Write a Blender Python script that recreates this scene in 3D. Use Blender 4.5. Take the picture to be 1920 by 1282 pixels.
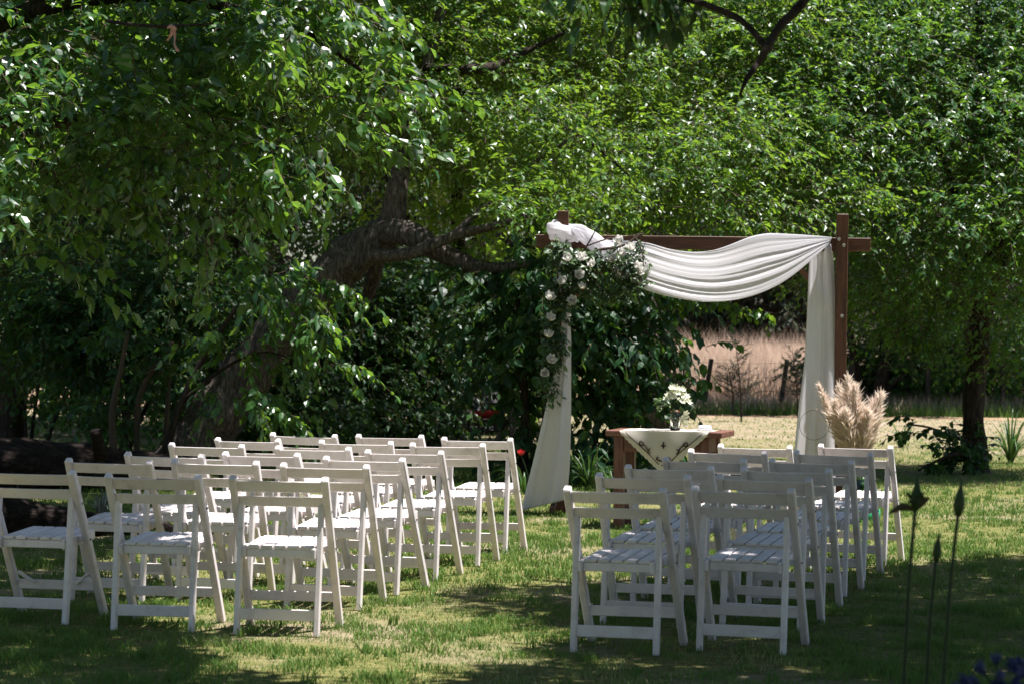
import bpy, bmesh, math, random
import numpy as np
from mathutils import Vector, Matrix

R = math.radians
for o in list(bpy.data.objects):
    bpy.data.objects.remove(o)
scene = bpy.context.scene
COL = scene.collection

# ------------------------------------------------------------------ camera
FPX, PITCH, ROLL, CAMZ = 4533.0, R(-0.3035), R(0.5544), 1.542
cam_d = bpy.data.cameras.new('camera')
cam = bpy.data.objects.new('camera', cam_d)
COL.objects.link(cam)
cam_d.sensor_width = 36.0
cam_d.lens = FPX * 36.0 / 1920.0
cam_d.clip_start, cam_d.clip_end = 0.1, 2000.0
CAMROT = Matrix.Rotation(math.pi / 2 + PITCH, 3, 'X') @ Matrix.Rotation(ROLL, 3, 'Z')
cam.matrix_world = Matrix.Translation((0, 0, CAMZ)) @ CAMROT.to_4x4()
cam_d.dof.use_dof = True
cam_d.dof.focus_distance = 16.0
cam_d.dof.aperture_fstop = 5.6
scene.camera = cam

# ------------------------------------------------------------------ light
SUN_TO = Vector((0.32, 0.0, 1.0)).normalized()          # towards the sun
elev = math.asin(SUN_TO.z)
azim = math.atan2(SUN_TO.x, SUN_TO.y)                    # clockwise from +Y
world = bpy.data.worlds.new('World')
scene.world = world
world.use_nodes = True
wn = world.node_tree
sky = wn.nodes.new('ShaderNodeTexSky')
sky.sky_type = 'NISHITA'
sky.sun_disc = False
sky.sun_elevation = elev
sky.sun_rotation = azim
sky.air_density, sky.dust_density = 1.0, 0.6
wn.links.new(sky.outputs[0], wn.nodes['Background'].inputs[0])
wn.nodes['Background'].inputs[1].default_value = 0.05
sun_d = bpy.data.lights.new('sun', 'SUN')
sun_d.energy = 5.0
sun_d.angle = R(0.53)
sun_d.color = (1.0, 0.965, 0.93)
sun = bpy.data.objects.new('sun', sun_d)
COL.objects.link(sun)
sun.rotation_euler = SUN_TO.to_track_quat('Z', 'Y').to_euler()
sun.location = (6, 5, 18)
vs = scene.view_settings
vs.view_transform, vs.look, vs.exposure, vs.gamma = 'Standard', 'None', 1.33, 1.0
vs.use_curve_mapping = False
cy = scene.cycles
cy.use_denoising = True
cy.max_bounces, cy.diffuse_bounces, cy.glossy_bounces = 8, 3, 2
cy.transmission_bounces, cy.transparent_max_bounces = 6, 6
cy.sample_clamp_indirect = 6.0
cy.caustics_reflective = cy.caustics_refractive = False

# ------------------------------------------------------------------ pixel helpers (photo is 1920 x 1282)
def ray(px, py):
    v = CAMROT @ Vector(((px - 960) / FPX, -(py - 641) / FPX, -1.0))
    return v
def at(px, py, d):
    """point at forward distance d (world y) on the pixel's direction"""
    v = ray(px, py)
    return Vector((0, 0, CAMZ)) + v * (d / v.y)
def gp(px, py, z=0.0):
    v = ray(px, py)
    return Vector((0, 0, CAMZ)) + v * ((z - CAMZ) / v.z)
RI = np.array(CAMROT.transposed())
def project(P):
    q = (np.asarray(P) - np.array([0, 0, CAMZ])) @ RI.T
    z = np.maximum(-q[:, 2], 1e-3)
    return 960 + FPX * q[:, 0] / z, 641 - FPX * q[:, 1] / z

# ------------------------------------------------------------------ materials
def new_mat(name):
    m = bpy.data.materials.new(name)
    m.use_nodes = True
    nt = m.node_tree
    return m, nt, nt.nodes['Principled BSDF']
def N(nt, kind, **kw):
    n = nt.nodes.new(kind)
    for k, v in kw.items():
        setattr(n, k, v)
    return n
def ramp(nt, fac, stops):
    r = N(nt, 'ShaderNodeValToRGB')
    el = r.color_ramp.elements
    while len(el) < len(stops):
        el.new(0.5)
    for e, (p, c) in zip(el, stops):
        e.position = p
        e.color = (*c, 1)
    nt.links.new(fac, r.inputs[0])
    return r.outputs[0]
def noise(nt, scale, detail=4, rough=0.6, stretch=None, coord='Object'):
    tc = N(nt, 'ShaderNodeTexCoord')
    n = N(nt, 'ShaderNodeTexNoise')
    n.inputs['Scale'].default_value = scale
    n.inputs['Detail'].default_value = detail
    n.inputs['Roughness'].default_value = rough
    if stretch:
        mp = N(nt, 'ShaderNodeMapping')
        mp.inputs['Scale'].default_value = stretch
        nt.links.new(tc.outputs[coord], mp.inputs[0])
        nt.links.new(mp.outputs[0], n.inputs['Vector'])
    else:
        nt.links.new(tc.outputs[coord], n.inputs['Vector'])
    return n.outputs['Fac']
def bump(nt, p, h, strength, dist=0.01):
    b = N(nt, 'ShaderNodeBump')
    b.inputs['Strength'].default_value = strength
    b.inputs['Distance'].default_value = dist
    nt.links.new(h, b.inputs['Height'])
    nt.links.new(b.outputs[0], p.inputs['Normal'])
def grain_mat(name, c0, c1, c2, rough, scale, stretch, bs=0.3, bd=0.004, spec=0.4):
    m, nt, p = new_mat(name)
    f = noise(nt, scale, 6, 0.65, stretch)
    nt.links.new(ramp(nt, f, [(0.3, c0), (0.5, c1), (0.72, c2)]), p.inputs['Base Color'])
    p.inputs['Roughness'].default_value = rough
    p.inputs['Specular IOR Level'].default_value = spec
    bump(nt, p, f, bs, bd)
    return m
def leaf_mat(name, dark, mid, light, trans, rough=0.38, tmix=0.38, spec=0.5):
    m, nt, p = new_mat(name)
    a = N(nt, 'ShaderNodeAttribute', attribute_name='tint')
    oi = N(nt, 'ShaderNodeObjectInfo')
    ad = N(nt, 'ShaderNodeMath', operation='ADD')
    mu = N(nt, 'ShaderNodeMath', operation='MULTIPLY_ADD')
    nt.links.new(oi.outputs['Random'], mu.inputs[0])
    mu.inputs[1].default_value = 0.3
    mu.inputs[2].default_value = -0.15
    nt.links.new(a.outputs['Fac'], ad.inputs[0])
    nt.links.new(mu.outputs[0], ad.inputs[1])
    col = ramp(nt, ad.outputs[0], [(0.05, dark), (0.5, mid), (0.98, light)])
    nt.links.new(col, p.inputs['Base Color'])
    p.inputs['Roughness'].default_value = rough
    p.inputs['Specular IOR Level'].default_value = spec
    t = N(nt, 'ShaderNodeBsdfTranslucent')
    mixc = N(nt, 'ShaderNodeMix', data_type='RGBA')
    mixc.inputs[0].default_value = 0.5
    nt.links.new(col, mixc.inputs[6])
    mixc.inputs[7].default_value = (*trans, 1)
    nt.links.new(mixc.outputs[2], t.inputs[0])
    ms = N(nt, 'ShaderNodeMixShader')
    ms.inputs[0].default_value = tmix
    nt.links.new(p.outputs[0], ms.inputs[1])
    nt.links.new(t.outputs[0], ms.inputs[2])
    nt.links.new(ms.outputs[0], nt.nodes['Material Output'].inputs[0])
    return m
def plain(name, c, rough=0.5, spec=0.4, metal=0.0):
    m, nt, p = new_mat(name)
    p.inputs['Base Color'].default_value = (*c, 1)
    p.inputs['Roughness'].default_value = rough
    p.inputs['Specular IOR Level'].default_value = spec
    p.inputs['Metallic'].default_value = metal
    return m
def cloth_mat(name, c, tm=0.35, weave=900):
    m, nt, p = new_mat(name)
    f = noise(nt, weave, 2, 0.5)
    f2 = noise(nt, 6, 3, 0.5)
    nt.links.new(ramp(nt, f2, [(0.3, tuple(x * 0.94 for x in c)), (0.7, c)]), p.inputs['Base Color'])
    p.inputs['Roughness'].default_value = 0.8
    p.inputs['Specular IOR Level'].default_value = 0.15
    bump(nt, p, f, 0.15, 0.001)
    t = N(nt, 'ShaderNodeBsdfTranslucent')
    t.inputs[0].default_value = (*c, 1)
    ms = N(nt, 'ShaderNodeMixShader')
    ms.inputs[0].default_value = tm
    nt.links.new(p.outputs[0], ms.inputs[1])
    nt.links.new(t.outputs[0], ms.inputs[2])
    nt.links.new(ms.outputs[0], nt.nodes['Material Output'].inputs[0])
    return m

M = {}
def chair_paint():
    m, nt, p = new_mat('white_chair_paint')
    oi = N(nt, 'ShaderNodeObjectInfo')
    tc = N(nt, 'ShaderNodeTexCoord')
    mv = N(nt, 'ShaderNodeVectorMath', operation='SCALE')
    mv.inputs[0].default_value = (37.0, 53.0, 71.0)
    nt.links.new(oi.outputs['Random'], mv.inputs['Scale'])
    va = N(nt, 'ShaderNodeVectorMath', operation='ADD')
    nt.links.new(tc.outputs['Object'], va.inputs[0])
    nt.links.new(mv.outputs[0], va.inputs[1])
    def nz(scale, detail, rough):
        n = N(nt, 'ShaderNodeTexNoise')
        n.inputs['Scale'].default_value, n.inputs['Detail'].default_value, n.inputs['Roughness'].default_value = scale, detail, rough
        nt.links.new(va.outputs[0], n.inputs['Vector'])
        return n.outputs['Fac']
    g, g2, g3 = nz(11, 6, 0.7), nz(45, 5, 0.75), nz(5, 3, 0.6)
    c = ramp(nt, g, [(0.25, (0.52, 0.475, 0.46)), (0.45, (0.74, 0.675, 0.665)), (0.7, (0.81, 0.755, 0.75))])
    mx = N(nt, 'ShaderNodeMix', data_type='RGBA', blend_type='MULTIPLY')
    mx.inputs[0].default_value = 1.0
    nt.links.new(c, mx.inputs[6])
    nt.links.new(ramp(nt, oi.outputs['Random'], [(0.0, (0.88, 0.86, 0.85)), (0.5, (0.97, 0.96, 0.96)), (1.0, (1, 1, 1))]), mx.inputs[7])
    chip = ramp(nt, g2, [(0.26, (0.30, 0.24, 0.20)), (0.32, (1, 1, 1))])
    mx2 = N(nt, 'ShaderNodeMix', data_type='RGBA', blend_type='MULTIPLY')
    nt.links.new(ramp(nt, g3, [(0.42, (0.15, 0.15, 0.15)), (0.6, (1, 1, 1))]), mx2.inputs[0])
    nt.links.new(mx.outputs[2], mx2.inputs[6])
    nt.links.new(chip, mx2.inputs[7])
    nt.links.new(mx2.outputs[2], p.inputs['Base Color'])
    p.inputs['Roughness'].default_value = 0.5
    p.inputs['Specular IOR Level'].default_value = 0.35
    bump(nt, p, g2, 0.2, 0.002)
    return m
M['paint'] = chair_paint()
M['bolt'] = plain('dark_steel', (0.12, 0.11, 0.10), 0.45, 0.5, 0.8)
M['zinc'] = plain('zinc_bolt', (0.55, 0.52, 0.48), 0.4, 0.5, 0.9)
M['arch'] = grain_mat('brown_stained_timber', (0.045, 0.017, 0.010), (0.10, 0.040, 0.022), (0.16, 0.070, 0.04), 0.55, 7, (6, 6, 0.5))
M['arch_h'] = grain_mat('brown_stained_beam', (0.045, 0.017, 0.010), (0.10, 0.040, 0.022), (0.16, 0.070, 0.04), 0.55, 7, (0.5, 6, 6))
M['table'] = grain_mat('red_brown_table_timber', (0.06, 0.022, 0.015), (0.13, 0.050, 0.034), (0.21, 0.095, 0.066), 0.5, 6, (5, 5, 0.6))
M['table_h'] = grain_mat('red_brown_table_board', (0.07, 0.026, 0.018), (0.15, 0.060, 0.041), (0.24, 0.11, 0.078), 0.5, 6, (0.6, 5, 5))
M['voile'] = cloth_mat('white_voile', (0.86, 0.84, 0.87), 0.6)
M['linen'] = cloth_mat('cream_linen', (0.70, 0.645, 0.56), 0.2, 500)
M['thread'] = plain('dark_brown_embroidery', (0.035, 0.022, 0.016), 0.9, 0.1)
M['twine'] = plain('twine', (0.10, 0.07, 0.05), 0.9, 0.1)
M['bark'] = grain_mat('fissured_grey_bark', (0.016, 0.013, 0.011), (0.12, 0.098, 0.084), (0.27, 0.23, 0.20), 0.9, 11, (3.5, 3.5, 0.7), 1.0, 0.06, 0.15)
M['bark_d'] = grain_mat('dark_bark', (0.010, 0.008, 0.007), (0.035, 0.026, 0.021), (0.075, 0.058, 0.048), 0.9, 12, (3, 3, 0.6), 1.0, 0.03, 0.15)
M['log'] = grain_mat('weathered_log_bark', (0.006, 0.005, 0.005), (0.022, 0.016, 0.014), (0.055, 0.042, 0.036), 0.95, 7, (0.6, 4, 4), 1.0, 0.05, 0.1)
M['twig'] = plain('twig_bark', (0.07, 0.052, 0.038), 0.85, 0.15)
M['adiron'] = grain_mat('black_stained_wood', (0.010, 0.010, 0.011), (0.022, 0.021, 0.021), (0.05, 0.047, 0.045), 0.6, 8, (4, 4, 0.6))
M['cushion'] = grain_mat('red_cushion_cloth', (0.16, 0.012, 0.014), (0.24, 0.02, 0.022), (0.3, 0.035, 0.035), 0.9, 20, (1, 1, 1), 0.2, 0.003, 0.1)
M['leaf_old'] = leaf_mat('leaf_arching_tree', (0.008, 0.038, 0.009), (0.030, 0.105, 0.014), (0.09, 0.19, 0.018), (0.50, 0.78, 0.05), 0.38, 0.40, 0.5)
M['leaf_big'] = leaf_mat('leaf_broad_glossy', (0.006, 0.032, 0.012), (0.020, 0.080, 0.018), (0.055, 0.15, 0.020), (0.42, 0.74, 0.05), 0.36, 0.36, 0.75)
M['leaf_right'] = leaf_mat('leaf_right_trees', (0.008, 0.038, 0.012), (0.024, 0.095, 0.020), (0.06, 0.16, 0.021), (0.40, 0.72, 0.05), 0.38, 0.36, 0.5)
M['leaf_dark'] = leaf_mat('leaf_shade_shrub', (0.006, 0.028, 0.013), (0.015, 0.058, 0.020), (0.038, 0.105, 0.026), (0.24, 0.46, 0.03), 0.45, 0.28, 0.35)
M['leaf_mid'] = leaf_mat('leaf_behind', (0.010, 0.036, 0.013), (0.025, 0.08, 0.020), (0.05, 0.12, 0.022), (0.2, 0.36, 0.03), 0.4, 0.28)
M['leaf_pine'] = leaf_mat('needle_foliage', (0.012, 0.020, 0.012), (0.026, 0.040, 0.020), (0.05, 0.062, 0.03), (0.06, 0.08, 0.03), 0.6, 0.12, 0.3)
M['leaf_euc'] = leaf_mat('garland_leaf', (0.014, 0.038, 0.020), (0.035, 0.080, 0.036), (0.11, 0.17, 0.055), (0.20, 0.34, 0.08), 0.42, 0.26)
M['leaf_strap'] = leaf_mat('strap_leaf', (0.016, 0.045, 0.014), (0.03, 0.085, 0.02), (0.055, 0.13, 0.03), (0.14, 0.28, 0.03), 0.4, 0.22)
M['leaf_grey'] = leaf_mat('silver_sprig', (0.05, 0.075, 0.075), (0.10, 0.13, 0.13), (0.17, 0.20, 0.20), (0.12, 0.16, 0.14), 0.5, 0.15)
M['petal'] = leaf_mat('white_petal', (0.66, 0.64, 0.58), (0.76, 0.74, 0.70), (0.80, 0.79, 0.77), (0.75, 0.74, 0.66), 0.6, 0.25, 0.2)
M['petal_red'] = leaf_mat('red_petal', (0.45, 0.015, 0.02), (0.6, 0.03, 0.04), (0.7, 0.06, 0.07), (0.7, 0.05, 0.06), 0.5, 0.25, 0.3)
M['petal_blue'] = leaf_mat('blue_petal', (0.016, 0.026, 0.085), (0.028, 0.042, 0.13), (0.05, 0.07, 0.2), (0.04, 0.055, 0.18), 0.5, 0.2, 0.3)
M['petal_cream'] = leaf_mat('cream_white_petal', (0.52, 0.56, 0.34), (0.72, 0.71, 0.56), (0.80, 0.79, 0.70), (0.72, 0.76, 0.5), 0.6, 0.3, 0.2)
M['bud'] = plain('green_bud', (0.020, 0.042, 0.010), 0.55, 0.25)
M['bud_brown'] = plain('papery_bract', (0.05, 0.04, 0.022), 0.7, 0.2)
M['stem'] = plain('green_stem', (0.010, 0.030, 0.010), 0.55, 0.25)
M['ribbon'] = cloth_mat('pink_ribbon', (0.70, 0.42, 0.38), 0.3)
M['plume'] = leaf_mat('pampas_plume', (0.78, 0.65, 0.55), (0.87, 0.77, 0.68), (0.92, 0.86, 0.79), (0.90, 0.80, 0.71), 0.85, 0.55, 0.1)
M['blade'] = leaf_mat('grass_blade', (0.036, 0.100, 0.018), (0.115, 0.200, 0.042), (0.42, 0.37, 0.21), (0.32, 0.48, 0.10), 0.55, 0.34, 0.2)
M['straw'] = leaf_mat('dry_grass_blade', (0.38, 0.27, 0.19), (0.60, 0.46, 0.36), (0.74, 0.60, 0.48), (0.74, 0.58, 0.45), 0.75, 0.5, 0.1)
M['post'] = grain_mat('grey_fence_timber', (0.010, 0.009, 0.009), (0.022, 0.020, 0.018), (0.05, 0.045, 0.04), 0.9, 9, (4, 4, 0.5))
M['wire'] = plain('fence_wire', (0.06, 0.055, 0.05), 0.7, 0.2)
M['brick'] = grain_mat('red_brick', (0.16, 0.06, 0.045), (0.25, 0.10, 0.075), (0.32, 0.15, 0.12), 0.9, 12, (1, 1, 1))
def glass(name, c, rough=0.02):
    m, nt, p = new_mat(name)
    p.inputs['Base Color'].default_value = (*c, 1)
    p.inputs['Roughness'].default_value = rough
    p.inputs['Transmission Weight'].default_value = 1.0
    p.inputs['IOR'].default_value = 1.45
    return m
M['glass'] = glass('clear_jar_glass', (0.93, 0.96, 0.94))
M['glass_g'] = glass('pale_green_bottle_glass', (0.60, 0.86, 0.70))
M['crate'] = plain('green_crate_plastic', (0.02, 0.22, 0.09), 0.45, 0.4)

# ground materials
def lawn_mat():
    m, nt, p = new_mat('lawn_soil_and_thatch')
    big = noise(nt, 0.55, 5, 0.6)
    fine = noise(nt, 14, 6, 0.75)
    c1 = ramp(nt, fine, [(0.25, (0.05, 0.055, 0.018)), (0.5, (0.14, 0.14, 0.045)), (0.75, (0.30, 0.25, 0.12))])
    c2 = ramp(nt, fine, [(0.25, (0.11, 0.085, 0.055)), (0.5, (0.26, 0.205, 0.14)), (0.75, (0.40, 0.33, 0.24))])
    mx = N(nt, 'ShaderNodeMix', data_type='RGBA')
    # drier towards the fence (plus noise)
    tc = N(nt, 'ShaderNodeTexCoord')
    sx = N(nt, 'ShaderNodeSeparateXYZ')
    nt.links.new(tc.outputs['Object'], sx.inputs[0])
    mr = N(nt, 'ShaderNodeMapRange')
    mr.inputs[1].default_value, mr.inputs[2].default_value = 28.0, 38.0
    mr.inputs[3].default_value, mr.inputs[4].default_value = 0.0, 0.85
    nt.links.new(sx.outputs[1], mr.inputs[0])
    patch = ramp(nt, big, [(0.50, (0, 0, 0)), (0.66, (0.8, 0.8, 0.8))])
    ad = N(nt, 'ShaderNodeMath', operation='ADD', use_clamp=True)
    nt.links.new(mr.outputs[0], ad.inputs[0])
    nt.links.new(patch, ad.inputs[1])
    nt.links.new(ad.outputs[0], mx.inputs[0])
    nt.links.new(c1, mx.inputs[6])
    nt.links.new(c2, mx.inputs[7])
    nt.links.new(mx.outputs[2], p.inputs['Base Color'])
    p.inputs['Roughness'].default_value = 0.95
    p.inputs['Specular IOR Level'].default_value = 0.1
    bump(nt, p, fine, 0.9, 0.03)
    return m
M['lawn'] = lawn_mat()
M['field'] = grain_mat('dry_field_soil', (0.14, 0.095, 0.055), (0.28, 0.19, 0.12), (0.40, 0.29, 0.20), 0.95, 3, (1, 1, 1), 0.5, 0.05, 0.1)
M['terrain'] = grain_mat('far_ground', (0.05, 0.06, 0.02), (0.10, 0.09, 0.04), (0.18, 0.14, 0.07), 0.95, 0.2, (1, 1, 1), 0.2, 0.05, 0.1)

# ------------------------------------------------------------------ object helpers
def tag(o, label=None, cat=None, group=None, kind=None):
    if label: o['label'] = label
    if cat: o['category'] = cat
    if group: o['group'] = group
    if kind: o['kind'] = kind
    return o
def empty(name, loc=(0, 0, 0), rz=0.0, **kw):
    o = bpy.data.objects.new(name, None)
    o.empty_display_size = 0.1
    COL.objects.link(o)
    o.location = loc
    o.rotation_euler = (0, 0, rz)
    return tag(o, **kw)
def link(name, me, m=None, parent=None, world_space=False, **kw):
    if m is not None and not me.materials:
        me.materials.append(M[m])
    o = bpy.data.objects.new(name, me)
    COL.objects.link(o)
    if parent is not None:
        o.parent = parent
        if world_space:                       # mesh given in world coordinates
            root = Matrix.Translation(parent.location) @ parent.rotation_euler.to_matrix().to_4x4()
            o.matrix_parent_inverse = root.inverted()
    return tag(o, **kw)
def bm_mesh(bm, name='mesh', smooth=False):
    me = bpy.data.meshes.new(name)
    bm.to_mesh(me)
    bm.free()
    if smooth:
        me.polygons.foreach_set('use_smooth', [True] * len(me.polygons))
    return me
def tri_mesh(name, V, T, tint=None, smooth=False):
    me = bpy.data.meshes.new(name)
    V = np.ascontiguousarray(V, dtype=np.float32).reshape(-1, 3)
    T = np.ascontiguousarray(T, dtype=np.int32).reshape(-1, 3)
    me.vertices.add(len(V))
    me.vertices.foreach_set('co', V.ravel())
    me.loops.add(T.size)
    me.loops.foreach_set('vertex_index', T.ravel())
    me.polygons.add(len(T))
    me.polygons.foreach_set('loop_start', np.arange(0, T.size, 3, dtype=np.int32))
    me.polygons.foreach_set('use_smooth', np.full(len(T), smooth))
    if tint is not None:
        a = me.attributes.new('tint', 'FLOAT', 'POINT')
        a.data.foreach_set('value', np.ascontiguousarray(tint, dtype=np.float32))
    me.update(calc_edges=True)
    return me
def add_bar(bm, p0, p1, w, h, up=(0, 0, 1), bev=0.003):
    """box from p0 to p1; w across, h along 'up'"""
    p0, p1 = Vector(p0), Vector(p1)
    d = (p1 - p0)
    L = d.length
    z = d.normalized()
    x = z.cross(Vector(up))
    if x.length < 1e-4:
        x = z.cross(Vector((0, 1, 0)))
    x.normalize()
    y = x.cross(z).normalized()
    mat = Matrix((x, y, z)).transposed().to_4x4()
    mat.translation = (p0 + p1) / 2
    r = bmesh.ops.create_cube(bm, size=1.0, matrix=mat @ Matrix.Diagonal((w, h, L, 1)))
    if bev:
        es = list({e for v in r['verts'] for e in v.link_edges})
        bmesh.ops.bevel(bm, geom=es, offset=bev, segments=1, affect='EDGES', profile=0.5)
def bar(name, p0, p1, w, h, m, parent, up=(0, 0, 1), bev=0.003, **kw):
    bm = bmesh.new()
    add_bar(bm, p0, p1, w, h, up, bev)
    return link(name, bm_mesh(bm, name), m, parent, **kw)
def tube(points, radii, sides=8, rough=0.0, seed=0, close=True, sub=1):
    """tapered tube along a polyline (catmull-rom resampled), as V,T"""
    P = np.array([list(p) for p in points], float)
    r = np.array(radii, float)
    if sub > 1 and len(P) > 2:
        Q, q = [], []
        for i in range(len(P) - 1):
            p0, p1, p2, p3 = P[max(i - 1, 0)], P[i], P[i + 1], P[min(i + 2, len(P) - 1)]
            for k in range(sub):
                t = k / sub
                Q.append(0.5 * ((2 * p1) + (p2 - p0) * t + (2 * p0 - 5 * p1 + 4 * p2 - p3) * t * t + (3 * p1 - p0 - 3 * p2 + p3) * t ** 3))
                q.append(r[i] * (1 - t) + r[i + 1] * t)
        Q.append(P[-1]); q.append(r[-1])
        P, r = np.array(Q), np.array(q)
    n = len(P)
    T = np.gradient(P, axis=0)
    T /= np.linalg.norm(T, axis=1)[:, None] + 1e-9
    ref = np.array([0.0, 1.0, 0.0]) if abs(T[0][1]) < 0.8 else np.array([1.0, 0, 0])
    V = []
    rg = np.random.RandomState(seed)
    ph = rg.rand(6) * 6.28
    for i in range(n):
        x = np.cross(T[i], ref); x /= np.linalg.norm(x) + 1e-9
        y = np.cross(x, T[i])
        for k in range(sides):
            a = 2 * math.pi * k / sides
            rr = r[i]
            if rough:
                rr *= 1 + rough * (0.5 * math.sin(3 * a + ph[0] + i * 0.35) + 0.35 * math.sin(5 * a + ph[1] - i * 0.5) + 0.4 * math.sin(i * 0.9 + ph[2]) + 0.5 * (rg.rand() - 0.5))
            V.append(P[i] + rr * (math.cos(a) * x + math.sin(a) * y))
    F = []
    for i in range(n - 1):
        for k in range(sides):
            a, b = i * sides + k, i * sides + (k + 1) % sides
            c, d = a + sides, b + sides
            F += [(a, b, d), (a, d, c)]
    if close:
        V.append(P[0]); V.append(P[-1])
        c0, c1 = len(V) - 2, len(V) - 1
        for k in range(sides):
            F.append((c0, (k + 1) % sides, k))
            F.append((c1, (n - 1) * sides + k, (n - 1) * sides + (k + 1) % sides))
    return np.array(V), np.array(F)
def join(parts):
    Vs, Ts, o = [], [], 0
    for V, T in parts:
        Vs.append(np.asarray(V)); Ts.append(np.asarray(T) + o); o += len(V)
    return np.vstack(Vs), np.vstack(Ts)

# ------------------------------------------------------------------ leaves
def unit(a):
    return a / (np.linalg.norm(a, axis=-1, keepdims=True) + 1e-9)
# templates: rows (along, side, up) ; triangles
LEAF_NEAR = (np.array([(0, 0, 0), (.22, .40, .05), (.22, -.40, .05), (.22, 0, 0), (.58, .40, .03), (.58, -.40, .03), (.58, 0, -.03), (1, 0, -.16)]),
             np.array([(0, 2, 3), (0, 3, 1), (3, 2, 5), (3, 5, 6), (1, 3, 6), (1, 6, 4), (6, 5, 7), (4, 6, 7)]))
LEAF_MID = (np.array([(0, 0, 0), (.42, .48, .06), (.42, -.48, .06), (.45, 0, -.02), (1, 0, -.12)]),
            np.array([(0, 2, 3), (0, 3, 1), (3, 2, 4), (1, 3, 4)]))
LEAF_FAR = (np.array([(0, 0, 0), (.45, .5, .03), (.45, -.5, .03), (1, 0, -.1)]),
            np.array([(0, 2, 3), (0, 3, 1)]))
def leaf_geo(P, D, Nm, L, W, tpl, tint):
    A, F = tpl
    n, k = len(P), len(A)
    B = np.cross(Nm, D)
    V = (P[:, None, :] + D[:, None, :] * (L[:, None] * A[None, :, 0])[..., None]
         + B[:, None, :] * (W[:, None] * A[None, :, 1])[..., None]
         + Nm[:, None, :] * (L[:, None] * A[None, :, 2])[..., None])
    T = (np.arange(n)[:, None, None] * k + F[None]).reshape(-1, 3)
    return V.reshape(-1, 3), T, np.repeat(tint, k)
UP = np.array([0.0, 0.0, 1.0])
def spray_leaves(rng, O, D, length, m, leafL, droop=0.35, spread=0.85, hang=0.35, wr=0.55):
    """m leaves along each of n drooping twigs; returns leaf frames"""
    n = len(O)
    t = (np.arange(m)[None, :] + rng.rand(n, m)) / m
    t = 0.12 + 0.88 * t
    ln = length[:, None, None]
    pos = O[:, None] + D[:, None] * ln * t[..., None] - UP * (droop * ln * (t ** 2)[..., None])
    tan = unit(D[:, None] - UP * (2 * droop * t)[..., None])
    side = unit(np.cross(tan, UP + 0.01))
    sg = np.where(np.arange(m) % 2 == 0, 1.0, -1.0)[None, :, None]
    ld = unit(tan * 0.6 + side * sg * spread + rng.normal(0, 0.35, (n, m, 3)) - UP * hang)
    nr = UP * 0.9 + rng.normal(0, 0.45, (n, m, 3))
    nr = unit(nr - ld * (nr * ld).sum(-1, keepdims=True))
    L = leafL * (0.45 + 0.95 * rng.rand(n, m) ** 1.2) * (1.05 - 0.25 * t)
    tint = np.clip(0.5 + 0.22 * rng.normal(0, 1, (n, m)) + 0.18 * rng.normal(0, 1, (n, 1)) + 0.22 * (t - 0.5), 0, 1)
    f = lambda a: a.reshape(-1, a.shape[-1]) if a.ndim == 3 else a.ravel()
    return f(pos), f(ld), f(nr), f(L), f(L) * wr * (0.85 + 0.3 * rng.rand(n * m)), f(tint)
def twigs_geo(O, D, length, droop, r0=0.005):
    """thin three-sided twigs following the sprays"""
    n = len(O)
    ts = np.array([0.0, 0.5, 1.0])
    P = O[:, None] + D[:, None] * (length[:, None] * ts)[..., None] - UP * (droop * length[:, None] * ts ** 2)[..., None]
    x = unit(np.cross(D, UP + 0.013)); y = np.cross(x, D)
    ang = np.array([0, 2.094, 4.189])
    off = np.cos(ang)[None, :, None] * x[:, None] + np.sin(ang)[None, :, None] * y[:, None]
    rad = np.array([1.0, 0.7, 0.25]) * r0
    V = P[:, :, None, :] + off[:, None] * rad[None, :, None, None]
    F = []
    for i in range(2):
        for k in range(3):
            a, b = i * 3 + k, i * 3 + (k + 1) % 3
            F += [(a, b, b + 3), (a, b + 3, a + 3)]
    T = (np.arange(n)[:, None, None] * 9 + np.array(F)[None]).reshape(-1, 3)
    return V.reshape(-1, 3), T
def blob_sprays(rng, blobs, n, bias=(0, 0, 0), shell=0.45, lo=None, flat=0.45, per=9, jit=0.20):
    """twigs gathered on branchlets: 'per' twigs round each branchlet spread through the blobs' outer parts"""
    w = np.array([b[6] if len(b) > 6 else b[3] * b[4] * b[5] for b in blobs], float)
    nc = max(1, n // per)
    idx = rng.choice(len(blobs), nc, p=w / w.sum())
    B = np.array([b[:6] for b in blobs], float)[idx]
    u = unit(rng.normal(0, 1, (nc, 3)))
    r = rng.rand(nc) ** shell
    C = B[:, :3] + u * r[:, None] * B[:, 3:6]
    CD = unit(u * np.array([1, 1, flat]) + rng.normal(0, 0.3, (nc, 3)) + np.array(bias))
    k = np.repeat(np.arange(nc), per)
    j_ = np.minimum(jit, B[k, 3:6].min(1) * 0.5)[:, None]
    # branchlets are wide and flat, so each clump has a lit top and a dark underside
    O = C[k] + rng.normal(0, 1, (len(k), 3)) * np.array([1.25, 1.0, 0.45]) * j_ + CD[k] * (rng.rand(len(k)) * 0.25)[:, None] * np.minimum(1, B[k, 3:4])
    D = unit(CD[k] + rng.normal(0, 0.33, (len(k), 3)))
    if lo is not None:
        q = O[:, 2] > lo
        O, D = O[q], D[q]
    return O, D
def in_view(O, mx=160, my=160):
    u, v = project(O)
    return (u > -mx) & (u < 1920 + mx) & (v > -my) & (v < 1282 + my) & (O[:, 1] > 1)
LEAF_SINGLE = {}
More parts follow.
